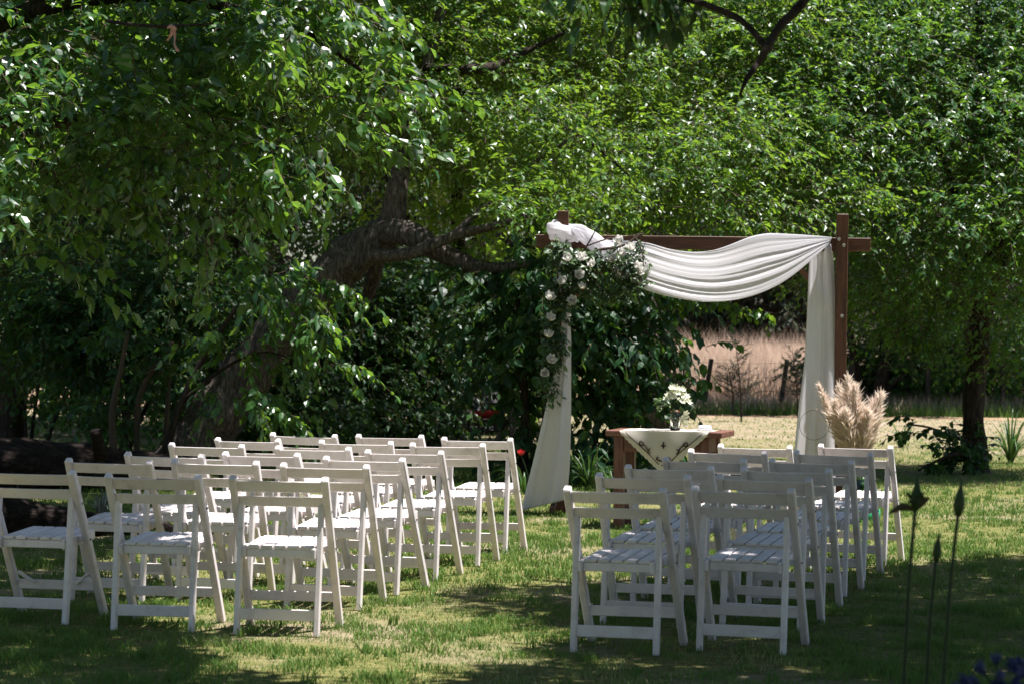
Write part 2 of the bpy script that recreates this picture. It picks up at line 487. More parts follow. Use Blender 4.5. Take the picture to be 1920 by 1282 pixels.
def single_leaf_mesh(m, k):
    key = (m, k)
    if key not in LEAF_SINGLE:
        A, F = LEAF_NEAR
        V = A.copy()
        V[:, 1] *= (0.52, 0.60, 0.66)[k]
        V[:, 2] += (0.0, 0.04, -0.04)[k] * V[:, 0] ** 2
        me = tri_mesh('leaf', V, F, np.full(len(V), (0.4, 0.55, 0.72)[k]))
        me.materials.append(M[m])
        LEAF_SINGLE[key] = me
    return LEAF_SINGLE[key]
def foliage(root, rng, blobs, n, m, leafL, length, mat, tpl=LEAF_MID, droop=0.35, bias=(0, 0, 0), shell=0.45, hang=0.35,
            spread=0.85, singles=0, twig=True, lo=None, keep_out=0.35, extra=None, wr=0.55, name='crown', flat=0.45, cull=None, per=9):
    O, D = blob_sprays(rng, blobs, n, bias, shell, lo, flat, per)
    if cull is not None:
        k = cull(O); O, D = O[k], D[k]
    vis = in_view(O)
    keep = vis | (rng.rand(len(O)) < keep_out)
    O, D, vis = O[keep], D[keep], vis[keep]
    if extra is not None:
        O = np.vstack([O, extra[0]]); D = np.vstack([D, unit(extra[1])]); vis = np.concatenate([vis, np.full(len(extra[0]), True)])
    ln = length * (0.6 + 0.7 * rng.rand(len(O)))
    P, LD, NR, L, W, tint = spray_leaves(rng, O, D, ln, m, leafL, droop, spread, hang, wr)
    sc = np.repeat(np.where(vis, 1.0, 1.0 + 0.5 * (1 - keep_out)), m)
    L, W = L * sc, W * sc
    if singles:
        u, v = project(P)
        ok = (u > 0) & (u < 1920) & (v > 0) & (v < 1100)
        cand = np.where(ok)[0]
        dist = P[cand, 1] + rng.rand(len(cand)) * 1.5
        pick = cand[np.argsort(dist / L[cand])[:singles]]
        for i in pick:
            o = link('leaf', single_leaf_mesh(mat, int(rng.randint(3))), None, root)
            x, z = Vector(LD[i]), Vector(NR[i])
            y = z.cross(x)
            Mx = Matrix((x, y, z)).transposed().to_4x4()
            Mx = Matrix.Translation(Vector(P[i])) @ Mx @ Matrix.Scale(L[i], 4)
            o.matrix_parent_inverse = (Matrix.Translation(root.location)).inverted()
            o.matrix_basis = Mx
        msk = np.ones(len(P), bool); msk[pick] = False
        P, LD, NR, L, W, tint = P[msk], LD[msk], NR[msk], L[msk], W[msk], tint[msk]
    V, T, tn = leaf_geo(P, LD, NR, L, W, tpl, tint)
    link(name, tri_mesh(name, V, T, tn), mat, root, world_space=True, kind='stuff')
    if twig:
        V, T = twigs_geo(O, D, ln, droop)
        link('twigs', tri_mesh('twigs', V, T), 'twig', root, world_space=True, kind='stuff')

exec_rng = np.random.RandomState

# ================================================================== GROUND
def sheet(name, x0, x1, y0, y1, z, nx, ny, m, amp=0.0, seed=0, **kw):
    rg = exec_rng(seed)
    xs, ys = np.linspace(x0, x1, nx + 1), np.linspace(y0, y1, ny + 1)
    X, Y = np.meshgrid(xs, ys)
    Z = np.full_like(X, z)
    if amp:
        for k in range(5):
            a, b, c = rg.rand(3) * 6.28
            Z += amp / 5 * np.sin(X * (0.3 + 0.35 * k) + a) * np.sin(Y * (0.25 + 0.3 * k) + b)
    V = np.stack([X, Y, Z], -1).reshape(-1, 3)
    q = np.arange((nx + 1) * (ny + 1)).reshape(ny + 1, nx + 1)
    a, b, c, d = q[:-1, :-1].ravel(), q[:-1, 1:].ravel(), q[1:, 1:].ravel(), q[1:, :-1].ravel()
    T = np.concatenate([np.stack([a, b, c], -1), np.stack([a, c, d], -1)])
    return link(name, tri_mesh(name, V, T, smooth=True), m, None, **kw)
sheet('ground', -900, 900, -300, 1500, -0.030, 20, 20, 'terrain', kind='structure')
sheet('lawn', -30, 30, -6, 43.5, 0.0, 60, 50, 'lawn', kind='structure')
sheet('dry_field', -70, 70, 43.6, 150, -0.004, 60, 40, 'field', kind='structure')

# lawn grass: short blades, denser and finer close by
def blades(rng, X, Y, h, w, tint, lean=0.5, base=0.0, tri1=False):
    n = len(X)
    P = np.stack([X, Y, np.full(n, base)], -1)
    a = rng.rand(n) * 6.283
    side = np.stack([np.cos(a), np.sin(a), np.zeros(n)], -1)
    b = rng.rand(n) * 6.283
    ln = np.stack([np.cos(b), np.sin(b), np.zeros(n)], -1) * (lean * h * rng.rand(n))[:, None]
    hw = (w / 2)[:, None]
    if tri1:
        V = np.stack([P - side * hw, P + side * hw, P + ln + UP * h[:, None]], 1)
        T = np.arange(n * 3).reshape(-1, 3)
        return V.reshape(-1, 3), T, np.repeat(tint, 3)
    mid = P + ln * 0.35 + UP * (h * 0.6)[:, None]
    V = np.stack([P - side * hw, P + side * hw, mid - side * hw * 0.7, mid + side * hw * 0.7, P + ln + UP * (h * (1 - 0.15 * rng.rand(n)))[:, None]], 1)
    F = np.array([(0, 1, 3), (0, 3, 2), (2, 3, 4)])
    T = (np.arange(n)[:, None, None] * 5 + F[None]).reshape(-1, 3)
    return V.reshape(-1, 3), T, np.repeat(tint, 5)
def vnoise(x, y, seed, s):
    """cheap smooth value noise in 0..1"""
    g = exec_rng(seed).rand(64, 64)
    fx, fy = x / s + 100, y / s + 100
    ix, iy = np.floor(fx).astype(int), np.floor(fy).astype(int)
    tx, ty = fx - ix, fy - iy
    tx, ty = tx * tx * (3 - 2 * tx), ty * ty * (3 - 2 * ty)
    G = lambda i, j: g[i % 64, j % 64]
    return (G(ix, iy) * (1 - tx) + G(ix + 1, iy) * tx) * (1 - ty) + (G(ix, iy + 1) * (1 - tx) + G(ix + 1, iy + 1) * tx) * ty
rng = exec_rng(5)
def lawn_points(n, y0, y1):
    y = y0 + (y1 - y0) * rng.rand(n * 2)
    x = (rng.rand(n * 2) - 0.5) * 2 * (0.235 * y1 + 0.3)
    k = np.abs(x) < 0.235 * y + 0.35
    return x[k][:n], y[k][:n]
parts, tints, off = [], [], 0
for (n, y0, y1, h, w, t1) in ((125000, 9.8, 14.5, 0.038, 0.0050, False), (130000, 14.5, 21.0, 0.040, 0.0072, False), (110000, 21, 31, 0.042, 0.010, True), (60000, 31, 43.4, 0.04, 0.018, True)):
    x, y = lawn_points(n, y0, y1)
    p = 0.5 * vnoise(x, y, 11, 1.1) + 0.5 * vnoise(x, y, 12, 0.30)
    dry = np.clip((p - 0.455) * 3.6, 0, 1)
    dry = np.clip(dry + np.clip((y - 27) / 11, 0, 0.85), 0, 1)
    tuft = vnoise(x, y, 13, 0.16)
    kk = rng.rand(len(x)) < (0.25 + 1.3 * tuft ** 1.5) * (1 - 0.5 * dry)
    x, y, dry, tuft = x[kk], y[kk], dry[kk], tuft[kk]
    hh = h * (0.30 + 1.35 * tuft ** 1.5) * (0.6 + 0.8 * rng.rand(len(x))) * (1 - 0.35 * dry)
    tn = np.clip(0.10 + 0.26 * rng.rand(len(x)) + 0.62 * dry * rng.rand(len(x)) ** 0.6, 0, 1)
    V, T, t = blades(rng, x, y, hh, w * (0.7 + 0.6 * rng.rand(len(x))), tn, 1.1, -0.002, t1)
    parts.append((V, T)); tints.append(t)
# taller weed tufts here and there
nt_ = 900
cx_, cy_ = lawn_points(nt_, 10.2, 24)
k_ = np.repeat(np.arange(len(cx_)), 14)
x, y = cx_[k_] + rng.normal(0, .022, len(k_)), cy_[k_] + rng.normal(0, .022, len(k_))
V, T, t = blades(rng, x, y, (.03 + .05 * rng.rand(len(cx_)))[k_] * (.6 + .6 * rng.rand(len(k_))), .007 + .004 * rng.rand(len(k_)), np.clip((.05 + .35 * rng.rand(len(cx_)))[k_] + .1 * rng.rand(len(k_)), 0, 1), 1.3, -.002, False)
parts.append((V, T)); tints.append(t)
V, T = join(parts)
link('grass', tri_mesh('grass', V, T, np.concatenate(tints)), 'blade', None, label='short patchy green and straw coloured lawn grass', cat='grass', kind='stuff')

# tall dry grass in the field
x = np.concatenate([rng.rand(60000) * 12 - 1.0 + 2.5, (rng.rand(30000) - 0.5) * 44])
y = 45.6 + (rng.rand(len(x)) ** 1.6) * 62
x = x * (0.75 + 0.25 * y / 46)
h = 0.75 + 0.45 * vnoise(x, y, 3, 3.0) + 0.2 * rng.rand(len(x))
near = y < 49.0
h = h * np.where(rng.rand(len(x)) < .10, 1.25 + .25 * rng.rand(len(x)), 1.0)
h = np.where(near, 0.12 + 0.35 * rng.rand(len(x)) ** 2, h)
tn = np.clip(0.9 * vnoise(x, y, 4, 1.6) * .6 + 0.6 * rng.rand(len(x)), 0, 1)
V, T, t = blades(rng, x, y, h, 0.012 + 0.012 * (y / 46 - 1) + 0.012 * rng.rand(len(x)), tn, 1.0, -0.01, True)
link('dry_grass', tri_mesh('dry_grass', V, T, t), 'straw', None, label='tall pinkish dry grass filling the field behind the wire fence', cat='grass', kind='stuff')
x = rng.rand(14000) * 16 - 2; y = 44.6 + rng.rand(14000) * 2.6
V, T, t = blades(rng, x, y, 0.08 + 0.25 * rng.rand(14000), 0.012 + 0.01 * rng.rand(14000), 0.25 * rng.rand(14000), 0.6, -0.01, True)
link('fence_grass', tri_mesh('fence_grass', V, T, t), 'blade', None, label='rank green grass growing along the foot of the wire fence', cat='grass', kind='stuff')
# ================================================================== TREES
def wood(root, specs, m, name='trunk', sides=10, rough=0.12, sub=4):
    """one mesh for a trunk or limb; specs: list of [(point, radius), ...]"""
    parts = []
    for k, s in enumerate(specs):
        parts.append(tube([p for p, r in s], [r for p, r in s], sides, rough, k + 7, True, sub))
    V, T = join(parts)
    return link(name, tri_mesh(name, V, T, smooth=True), m, root, world_space=True)
def px_path(pts, k):
    """pts: (px, py, d, radius_px) -> [(Vector, radius m)]"""
    return [(at(a, b, d), r * d / FPX * k) for a, b, d, r in pts]

# ---- old leaning tree behind the chairs
base = gp(345, 895)
old = empty('old_leaning_tree', (base.x, base.y, 0), label='old tree with thick fissured trunk leaning over behind the chairs', cat='tree')
D0 = 25.3
wood(old, [px_path([(318, 930, D0 + .1, 92), (352, 868, D0, 80), (400, 790, D0, 64), (470, 690, D0, 54), (540, 598, D0, 47), (600, 535, D0, 46), (650, 490, D0, 52), (700, 455, D0, 44), (738, 425, D0, 32)], .82)], 'bark', 'trunk', 46, 0.15, 9)
wood(old, [px_path([(715, 450, D0, 30), (738, 405, D0, 24), (748, 340, D0, 19), (770, 240, D0 + .3, 15), (800, 120, D0 + .6, 11), (850, -60, D0 + 1, 7)], 1.0)], 'bark', 'limb', 10)
wood(old, [px_path([(700, 440, D0, 28), (760, 437, D0 - .2, 24), (815, 468, D0 - .3, 20), (860, 487, D0 - .4, 17), (905, 508, D0 - .5, 15), (930, 535, D0 - .5, 11), (945, 560, D0 - .5, 6)], 1.0),
           px_path([(890, 500, D0 - .5, 12), (940, 503, D0 - .6, 11), (1000, 494, D0 - .8, 8), (1080, 500, D0 - .9, 4)], 1.0)], 'bark', 'limb', 10)
wood(old, [px_path([(700, 480, D0 - .35, 13), (765, 477, D0 - .5, 12), (815, 458, D0 - .6, 11), (870, 436, D0 - .7, 9), (940, 421, D0 - .8, 7), (1000, 395, D0 - .9, 4)], 1.0),
           px_path([(845, 447, D0 - .6, 8), (890, 405, D0 - .6, 7), (930, 375, D0 - .6, 5), (1010, 300, D0 - .6, 4), (1120, 230, D0 - .8, 3)], 1.0)], 'bark', 'limb', 8)
wood(old, [px_path([(712, 470, D0 + .3, 16), (700, 520, D0 + .4, 14), (684, 570, D0 + .5, 9)], 1.0)], 'bark', 'limb', 8)
wood(old, [px_path([(600, 640, D0 - .3, 9), (585, 635, D0 - .4, 8), (560, 628, D0, 10)], 1.0)], 'bark', 'limb', 8)
wood(old, [px_path([(800, 130, D0 + .5, 11), (900, 130, D0, 10), (960, 110, D0 + .6, 6), (1060, 60, D0 + .6, 4)], 1.0), px_path([(850, 170, D0 + .4, 8), (960, 200, D0 + .3, 5), (1080, 250, D0 - .4, 3), (1180, 330, D0 - .6, 2)], 1.0)], 'bark_d', 'limb', 8)
def bl(px, py, d, rx, ry, rz, w=None):
    c = at(px, py, d)
    b = [c.x, c.y, c.z, rx, ry, rz]
    if w: b.append(w)
    return b
rg = exec_rng(21)
old_blobs = [bl(700, 20, 27.2, 1.6, 1.1, .75), bl(1000, 10, 27.0, 1.6, 1.1, .75), bl(1290, 20, 27.0, 1.5, 1.1, .75), bl(560, 100, 26.6, 1.2, 1.0, .6), bl(840, 130, 26.2, 1.2, .9, .55), bl(1130, 130, 26.0, 1.3, .9, .55),
             bl(1400, 130, 26.2, 1.2, .9, .6), bl(960, 230, 25.3, 1.0, .8, .42), bl(1230, 240, 25.1, 1.1, .8, .45), bl(780, 240, 25.6, .7, .7, .40), bl(1410, 260, 25.3, .9, .8, .45),
             bl(1080, 330, 24.5, .9, .7, .36), bl(1300, 350, 24.5, .9, .7, .36), bl(900, 350, 24.4, .6, .6, .25), bl(1450, 370, 24.8, .7, .7, .36), bl(1200, 410, 24.2, .7, .5, .22), bl(1000, 410, 24.1, .55, .5, .2), bl(640, 200, 26.0, .8, .8, .5),
             bl(950, -190, 29.0, 3.0, 1.4, .8, 1.2), bl(250, -170, 26.4, 3.0, 1.8, .8, 4.0), bl(500, -230, 30.5, 3.4, 2.4, .8, 5.0), bl(850, -230, 32.5, 3.2, 2.2, .8, 4.0), [-4.0, 24.5, 5.9, 2.6, 1.8, .6, 3.0], [-5.0, 33.5, 6.6, 3.4, 2.6, .8, 4.0], [-1.0, 35.0, 6.8, 3.0, 2.2, .8, 3.0]]
foliage(old, rg, old_blobs, 17500, 12, 0.085, 0.50, 'leaf_old', LEAF_MID, 0.30, (0.35, -0.35, 0.05), 0.40, singles=300, keep_out=0.45, wr=0.5)
foliage(old, rg, [[-2.3, 25.0, 6.0, 2.6, 1.8, .6], [0.4, 28.0, 6.6, 2.6, 2.0, .6], [-2.6, 29.5, 6.6, 3.0, 2.4, .7], [1.8, 31.8, 6.9, 2.8, 2.2, .7], [-2.6, 33.5, 6.8, 3.2, 2.4, .7], [0.8, 35.0, 7.0, 3.0, 2.2, .7], [-5.6, 27, 6.2, 2.4, 3.0, .7], [-5.6, 32, 6.5, 2.4, 3.0, .7]], 3900, 10, .17, .6, 'leaf_mid', LEAF_FAR, .3, keep_out=1.0, twig=False, name='added_shade_crown')  # coarse out-of-view leaf layer added to deepen the shade below

# ---- broad-leaved tree whose branches hang over the chairs (stem stands outside the picture)
hang = empty('overhanging_broadleaf_tree', (-4.9, 17.4, 0), label='broad glossy leaved tree hanging over the chairs and logs', cat='tree')
wood(hang, [[(Vector((-4.9, 17.4, -0.1)), .24), (Vector((-4.85, 17.4, 1.2)), .20), (Vector((-4.7, 17.4, 2.6)), .17), (Vector((-4.5, 17.5, 4.2)), .14), (Vector((-4.2, 17.6, 5.4)), .08)]], 'bark_d', 'trunk', 12)
wood(hang, [[(Vector((-4.65, 17.4, 2.9)), .12), (Vector((-3.6, 17.2, 3.7)), .08), (Vector((-2.6, 17.3, 3.9)), .05), (Vector((-1.6, 17.5, 3.7)), .03), (Vector((-1.1, 17.6, 3.4)), .015)]], 'bark_d', 'limb', 8)
wood(hang, [[(Vector((-4.7, 17.4, 2.4)), .10), (Vector((-3.9, 17.8, 3.0)), .06), (Vector((-3.0, 18.4, 3.0)), .04), (Vector((-2.2, 18.8, 2.6)), .02)]], 'bark_d', 'limb', 8)
rg = exec_rng(22)
hang_blobs = [bl(60, 20, 17.6, .8, .7, .5), bl(280, 10, 17.6, .8, .7, .5), bl(500, 20, 17.8, .7, .7, .45), bl(90, 150, 17.0, .65, .6, .38), bl(310, 140, 17.0, .65, .6, .38), bl(540, 150, 17.3, .55, .6, .34),
              bl(70, 280, 16.5, .55, .5, .32), bl(270, 260, 16.5, .5, .5, .3), bl(480, 270, 16.9, .45, .5, .28), bl(30, 420, 16.4, .38, .4, .34), bl(650, 340, 17.2, .2, .3, .2), bl(600, 250, 17.3, .4, .4, .25), bl(430, 370, 16.9, .35, .4, .22), bl(190, 370, 16.5, .3, .3, .2),
              bl(-350, 150, 17.0, 1.2, 1.3, 1.1), bl(700, 110, 17.8, .3, .4, .25), [-2.7, 20.6, 5.5, 1.9, 2.0, .5, 2.6], [-3.0, 23.4, 5.8, 2.0, 1.6, .5, 2.0]]
foliage(hang, rg, hang_blobs, 5000, 9, 0.115, 0.42, 'leaf_big', LEAF_NEAR, 0.40, (0.35, -0.25, -0.05), 0.42, hang=0.42, singles=300, keep_out=0.6, wr=0.6)

# ---- drooping lower branches in front of the old trunk (same broad glossy leaf)
low = empty('drooping_branch_shrub', (gp(300, 905).x, gp(300, 905).y, 0), label='leafy drooping shrub growing against the old leaning trunk', cat='shrub')
lb = gp(300, 905)
wood(low, [[(Vector((lb.x, lb.y, -.05)), .045), (at(330, 780, lb.y), .035), (at(400, 640, lb.y), .028), (at(480, 540, lb.y), .018), (at(560, 500, lb.y), .008)]], 'bark_d', 'trunk', 8)
wood(low, [[(at(345, 750, lb.y), .025), (at(420, 690, lb.y - .3), .018), (at(500, 660, lb.y - .4), .01), (at(580, 690, lb.y - .5), .005)]], 'bark_d', 'limb', 6)
rg = exec_rng(23)
dd = lb.y - .4
low_blobs = [bl(500, 520, dd, .45, .4, .18), bl(560, 600, dd - .2, .22, .3, .14), bl(470, 660, dd - .2, .34, .3, .13), bl(590, 690, dd - .3, .2, .25, .12), bl(430, 740, dd - .2, .32, .3, .12), bl(500, 770, dd - .2, .25, .3, .10), bl(600, 560, dd, .2, .3, .12)]
foliage(low, rg, low_blobs, 170, 9, 0.125, 0.40, 'leaf_big', LEAF_NEAR, 0.5, (0.4, -0.3, -0.15), 0.5, hang=0.7, singles=220, wr=0.55, per=5)

# ---- tree right of the arch
rb = gp(1832, 886)
rt = empty('right_hand_tree', (rb.x, rb.y, 0), label='tree with dark straight trunk standing beside the lawn edge and spiky plant', cat='tree')
D1 = rb.y
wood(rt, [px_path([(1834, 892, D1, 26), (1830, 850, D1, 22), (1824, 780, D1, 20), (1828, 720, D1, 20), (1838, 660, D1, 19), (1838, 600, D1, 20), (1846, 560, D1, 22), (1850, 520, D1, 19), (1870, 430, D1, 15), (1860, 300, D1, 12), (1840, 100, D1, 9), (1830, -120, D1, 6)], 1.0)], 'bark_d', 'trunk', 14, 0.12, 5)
wood(rt, [px_path([(1846, 570, D1, 14), (1810, 470, D1, 11), (1790, 360, D1 - .3, 8), (1720, 200, D1 - .5, 5), (1660, 80, D1 - .6, 3)], 1.0)], 'bark_d', 'limb', 8)
wood(rt, [px_path([(1856, 540, D1, 11), (1920, 420, D1, 9), (1990, 300, D1, 6)], 1.0)], 'bark_d', 'limb', 8)
rg = exec_rng(24)
rt_blobs = [bl(1600, 20, 27.6, 1.4, 1.1, .7), bl(1850, 10, 27.6, 1.4, 1.1, .7), bl(1540, 150, 26.6, 1.1, .9, .55), bl(1760, 140, 26.6, 1.2, .9, .55), bl(1950, 150, 26.8, 1.0, .9, .6), bl(1580, 280, 25.8, 1.0, .8, .45), bl(1790, 270, 25.8, 1.1, .8, .45),
            bl(1650, 400, 25.5, .8, .7, .36), bl(1860, 400, 25.4, .9, .8, .4), bl(1740, 510, 25.8, .7, .6, .32), bl(1890, 560, 25.8, .5, .6, .36), bl(1990, 300, 26.6, 1.0, 1.2, 1.4), bl(1700, 600, 26.4, .45, .5, .25), bl(1900, 680, 26.2, .3, .5, .3), bl(1640, 530, 27.3, .5, .6, .36)]
foliage(rt, rg, rt_blobs, 7000, 11, 0.082, 0.45, 'leaf_right', LEAF_MID, 0.32, (-0.15, -0.35, 0.05), 0.42, singles=300, keep_out=0.45)
# low leafy branch at its foot
rg = exec_rng(25)
ex_o, ex_d = [], []
wood(rt, [px_path([(1826, 860, D1 - .1, 5), (1795, 850, D1 - .5, 4), (1760, 862, D1 - .7, 3), (1722, 882, D1 - .8, 2)], 1.0), px_path([(1824, 830, D1 - .1, 5), (1780, 815, D1 - .4, 3), (1740, 800, D1 - .6, 2), (1700, 795, D1 - .7, 1.5)], 1.0)], 'bark_d', 'limb', 6)
foliage(rt, rg, [bl(1765, 855, D1 - .6, .22, .25, .09), bl(1735, 870, D1 - .7, .14, .2, .07), bl(1760, 805, D1 - .5, .28, .25, .08), bl(1815, 840, D1 - .2, .12, .15, .28, 0.02), bl(1725, 790, D1 - .6, .15, .2, .07)], 100, 8, 0.09, 0.22, 'leaf_dark', LEAF_NEAR, 0.35, (-.5, -.2, 0), 0.8, wr=0.7, name='low_foliage', per=2)

# ---- slim multi-stemmed tree seen past the arch post
sb = gp(1650, 772)
st = empty('slim_forked_tree', (sb.x, sb.y, 0), label='slim dark forked tree standing past the pampas grass', cat='tree')
D2 = sb.y
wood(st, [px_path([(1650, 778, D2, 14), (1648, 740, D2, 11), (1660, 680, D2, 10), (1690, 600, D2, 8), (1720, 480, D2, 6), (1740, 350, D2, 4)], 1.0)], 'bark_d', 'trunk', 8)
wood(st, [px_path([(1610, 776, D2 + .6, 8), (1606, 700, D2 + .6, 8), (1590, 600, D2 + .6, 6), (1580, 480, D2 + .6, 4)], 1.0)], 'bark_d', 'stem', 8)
wood(st, [px_path([(1652, 740, D2, 6), (1690, 705, D2, 5), (1740, 680, D2, 3)], 1.0)], 'bark_d', 'limb', 6)
rg = exec_rng(26)
foliage(st, rg, [bl(1640, 480, D2, 1.6, 1.5, .9), bl(1740, 560, D2, 1.2, 1.2, .7), bl(1640, 640, D2 + .3, .8, .9, .35), bl(1760, 680, D2, .9, 1.0, .45), bl(1600, 330, D2 + .5, 2.0, 1.6, 1.0), bl(1850, 720, D2, 1.0, 1.0, .5), bl(1690, 730, D2 - .3, .4, .4, .2)], 3000, 10, 0.10, 0.5, 'leaf_right', LEAF_MID, 0.35, (0, -.3, 0), 0.5)

# ---- broad dark shrub right behind the arch
hb = gp(1090, 905)
sh = empty('broad_leaf_shrub', (hb.x, hb.y, 0), label='dark broad leaved shrub growing right behind the arch', cat='shrub')
D3 = hb.y
wood(sh, [px_path([(1035, 905, D3, 7), (1022, 820, D3, 6), (1030, 700, D3, 5), (1060, 600, D3, 4)], 1.0)], 'bark_d', 'stem', 6)
wood(sh, [px_path([(1110, 905, D3, 7), (1120, 800, D3, 6), (1150, 690, D3, 5), (1200, 620, D3, 3)], 1.0)], 'bark_d', 'stem', 6)
wood(sh, [px_path([(978, 905, D3 + .2, 9), (985, 800, D3 + .2, 8), (980, 680, D3 + .2, 6), (970, 560, D3 + .2, 4)], 1.0)], 'bark_d', 'stem', 6)
rg = exec_rng(27)
foliage(sh, rg, [bl(1110, 620, D3, .75, .6, .40), bl(1180, 690, D3, .50, .5, .33), bl(1130, 760, D3, .55, .5, .38), bl(1000, 640, D3 + .4, .55, .6, .6), bl(1200, 700, D3 - .1, .16, .25, .2), bl(1120, 850, D3, .40, .45, .22), bl(985, 800, D3 + .4, .28, .4, .35), bl(1060, 520, D3 + .3, .9, .6, .35)],
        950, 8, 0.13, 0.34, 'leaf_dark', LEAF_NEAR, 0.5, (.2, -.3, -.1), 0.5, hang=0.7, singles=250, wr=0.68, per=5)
# one sunlit spray under the swag
sp = empty('hanging_leaf_spray', tuple(at(1300, 555, D3)), label='sunlit yellow green leaf spray hanging below the white swag', cat='branch')
V, T = tube([at(1160, 545, D3 + .3), at(1260, 556, D3), at(1360, 570, D3 - .2), at(1450, 588, D3 - .3)], [.009, .007, .004, .002], 6, 0, 0, True, 4)
link('stem', tri_mesh('stem', V, T), 'twig', sp, world_space=True)
rg = exec_rng(28)
cs = np.array([list(at(1230 + 215 * t, 553 + 32 * t * t, D3 - .3 * t)) for t in np.linspace(0, 1, 34)])
foliage(sp, rg, [bl(1300, 560, D3, .01, .01, .01)], 1, 4, 0.10, 0.12, 'leaf_old', LEAF_NEAR, 0.5, extra=(cs, rg.normal(0, .5, (34, 3)) + np.array([.3, -.3, -.5])), hang=0.8, wr=0.6, name='leaves', twig=False)

# ---- dark shrubs left, under the hanging branches
def shrub(px, py, label, blobs, n, m, ll, mat, seed, stems=3, singles=0, length=.4, hang=0.5, cat='shrub', tpl=LEAF_MID, wr=.6, name='dark_shrub', stem_h=1.2, lo=0.1):
    b = gp(px, py)
    t = empty(name, (b.x, b.y, 0), label=label, cat=cat)
    r_ = exec_rng(seed)
    for k in range(stems):
        a = r_.normal(0, .16, 2)
        p0 = Vector((b.x + a[0], b.y + a[1], -.05))
        q = r_.normal(0, .25, 2)
        wood(t, [[(p0, .028), (p0 + Vector((q[0] * .3, q[1] * .3, stem_h * .4)), .022), (p0 + Vector((q[0], q[1], stem_h)), .012)]], 'bark_d', 'stem', 6)
    foliage(t, r_, blobs, n, m, ll, length, mat, tpl, 0.4, (0, -.25, 0), 0.5, hang=hang, singles=singles, wr=wr, lo=lo)
    return t
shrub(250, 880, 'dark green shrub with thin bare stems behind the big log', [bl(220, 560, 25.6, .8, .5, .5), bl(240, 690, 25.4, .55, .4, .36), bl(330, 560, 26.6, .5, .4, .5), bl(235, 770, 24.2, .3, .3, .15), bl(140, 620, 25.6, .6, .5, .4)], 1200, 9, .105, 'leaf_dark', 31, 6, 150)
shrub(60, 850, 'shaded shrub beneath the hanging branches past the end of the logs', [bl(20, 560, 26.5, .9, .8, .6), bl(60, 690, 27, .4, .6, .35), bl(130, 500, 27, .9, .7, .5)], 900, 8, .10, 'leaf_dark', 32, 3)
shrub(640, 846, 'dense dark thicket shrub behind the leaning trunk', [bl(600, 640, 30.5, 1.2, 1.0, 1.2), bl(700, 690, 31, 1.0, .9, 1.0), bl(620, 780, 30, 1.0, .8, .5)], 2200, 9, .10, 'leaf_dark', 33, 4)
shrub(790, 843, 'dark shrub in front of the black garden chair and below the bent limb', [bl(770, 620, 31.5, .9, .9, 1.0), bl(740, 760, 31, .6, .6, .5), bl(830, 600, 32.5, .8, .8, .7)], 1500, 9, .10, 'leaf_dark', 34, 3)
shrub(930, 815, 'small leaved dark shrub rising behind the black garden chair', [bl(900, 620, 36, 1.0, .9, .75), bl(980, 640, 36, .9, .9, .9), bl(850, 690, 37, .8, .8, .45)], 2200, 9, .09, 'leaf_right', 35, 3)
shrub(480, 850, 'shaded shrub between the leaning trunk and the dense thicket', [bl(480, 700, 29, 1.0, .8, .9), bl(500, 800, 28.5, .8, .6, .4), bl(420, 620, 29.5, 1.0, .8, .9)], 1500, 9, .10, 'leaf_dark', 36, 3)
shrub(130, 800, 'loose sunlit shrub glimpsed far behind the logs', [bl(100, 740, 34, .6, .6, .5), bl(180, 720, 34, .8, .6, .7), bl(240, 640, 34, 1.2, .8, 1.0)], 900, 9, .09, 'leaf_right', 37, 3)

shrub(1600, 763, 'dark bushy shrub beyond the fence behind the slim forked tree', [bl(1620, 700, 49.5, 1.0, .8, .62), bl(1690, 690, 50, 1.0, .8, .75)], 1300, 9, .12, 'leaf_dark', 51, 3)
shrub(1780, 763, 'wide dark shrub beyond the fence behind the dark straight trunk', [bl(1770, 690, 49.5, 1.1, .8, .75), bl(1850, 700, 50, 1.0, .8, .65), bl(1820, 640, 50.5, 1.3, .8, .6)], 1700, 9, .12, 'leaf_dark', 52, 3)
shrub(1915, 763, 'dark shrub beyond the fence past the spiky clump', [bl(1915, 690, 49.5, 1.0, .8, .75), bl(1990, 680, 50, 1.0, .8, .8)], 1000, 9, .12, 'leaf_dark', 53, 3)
# far-left shaded trunk
lt = gp(20, 848)
ft = empty('shaded_trunk_tree', (lt.x, lt.y, 0), label='shaded upright tree trunk rising past the far end of the log', cat='tree')
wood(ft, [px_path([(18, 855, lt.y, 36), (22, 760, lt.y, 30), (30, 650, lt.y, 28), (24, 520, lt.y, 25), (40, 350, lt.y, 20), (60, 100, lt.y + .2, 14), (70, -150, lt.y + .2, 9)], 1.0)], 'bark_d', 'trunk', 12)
rg = exec_rng(41)
foliage(ft, rg, [bl(80, 250, lt.y + .6, 1.6, 1.4, 1.2), bl(-60, 350, lt.y + .2, 1.3, 1.3, 1.0), bl(250, 330, lt.y + .8, 1.4, 1.2, 1.0), bl(100, -100, lt.y + .8, 2.4, 2.0, 1.2)], 2600, 9, .11, .5, 'leaf_mid', LEAF_MID, .4, (.1, -.3, 0), .45, keep_out=.5)

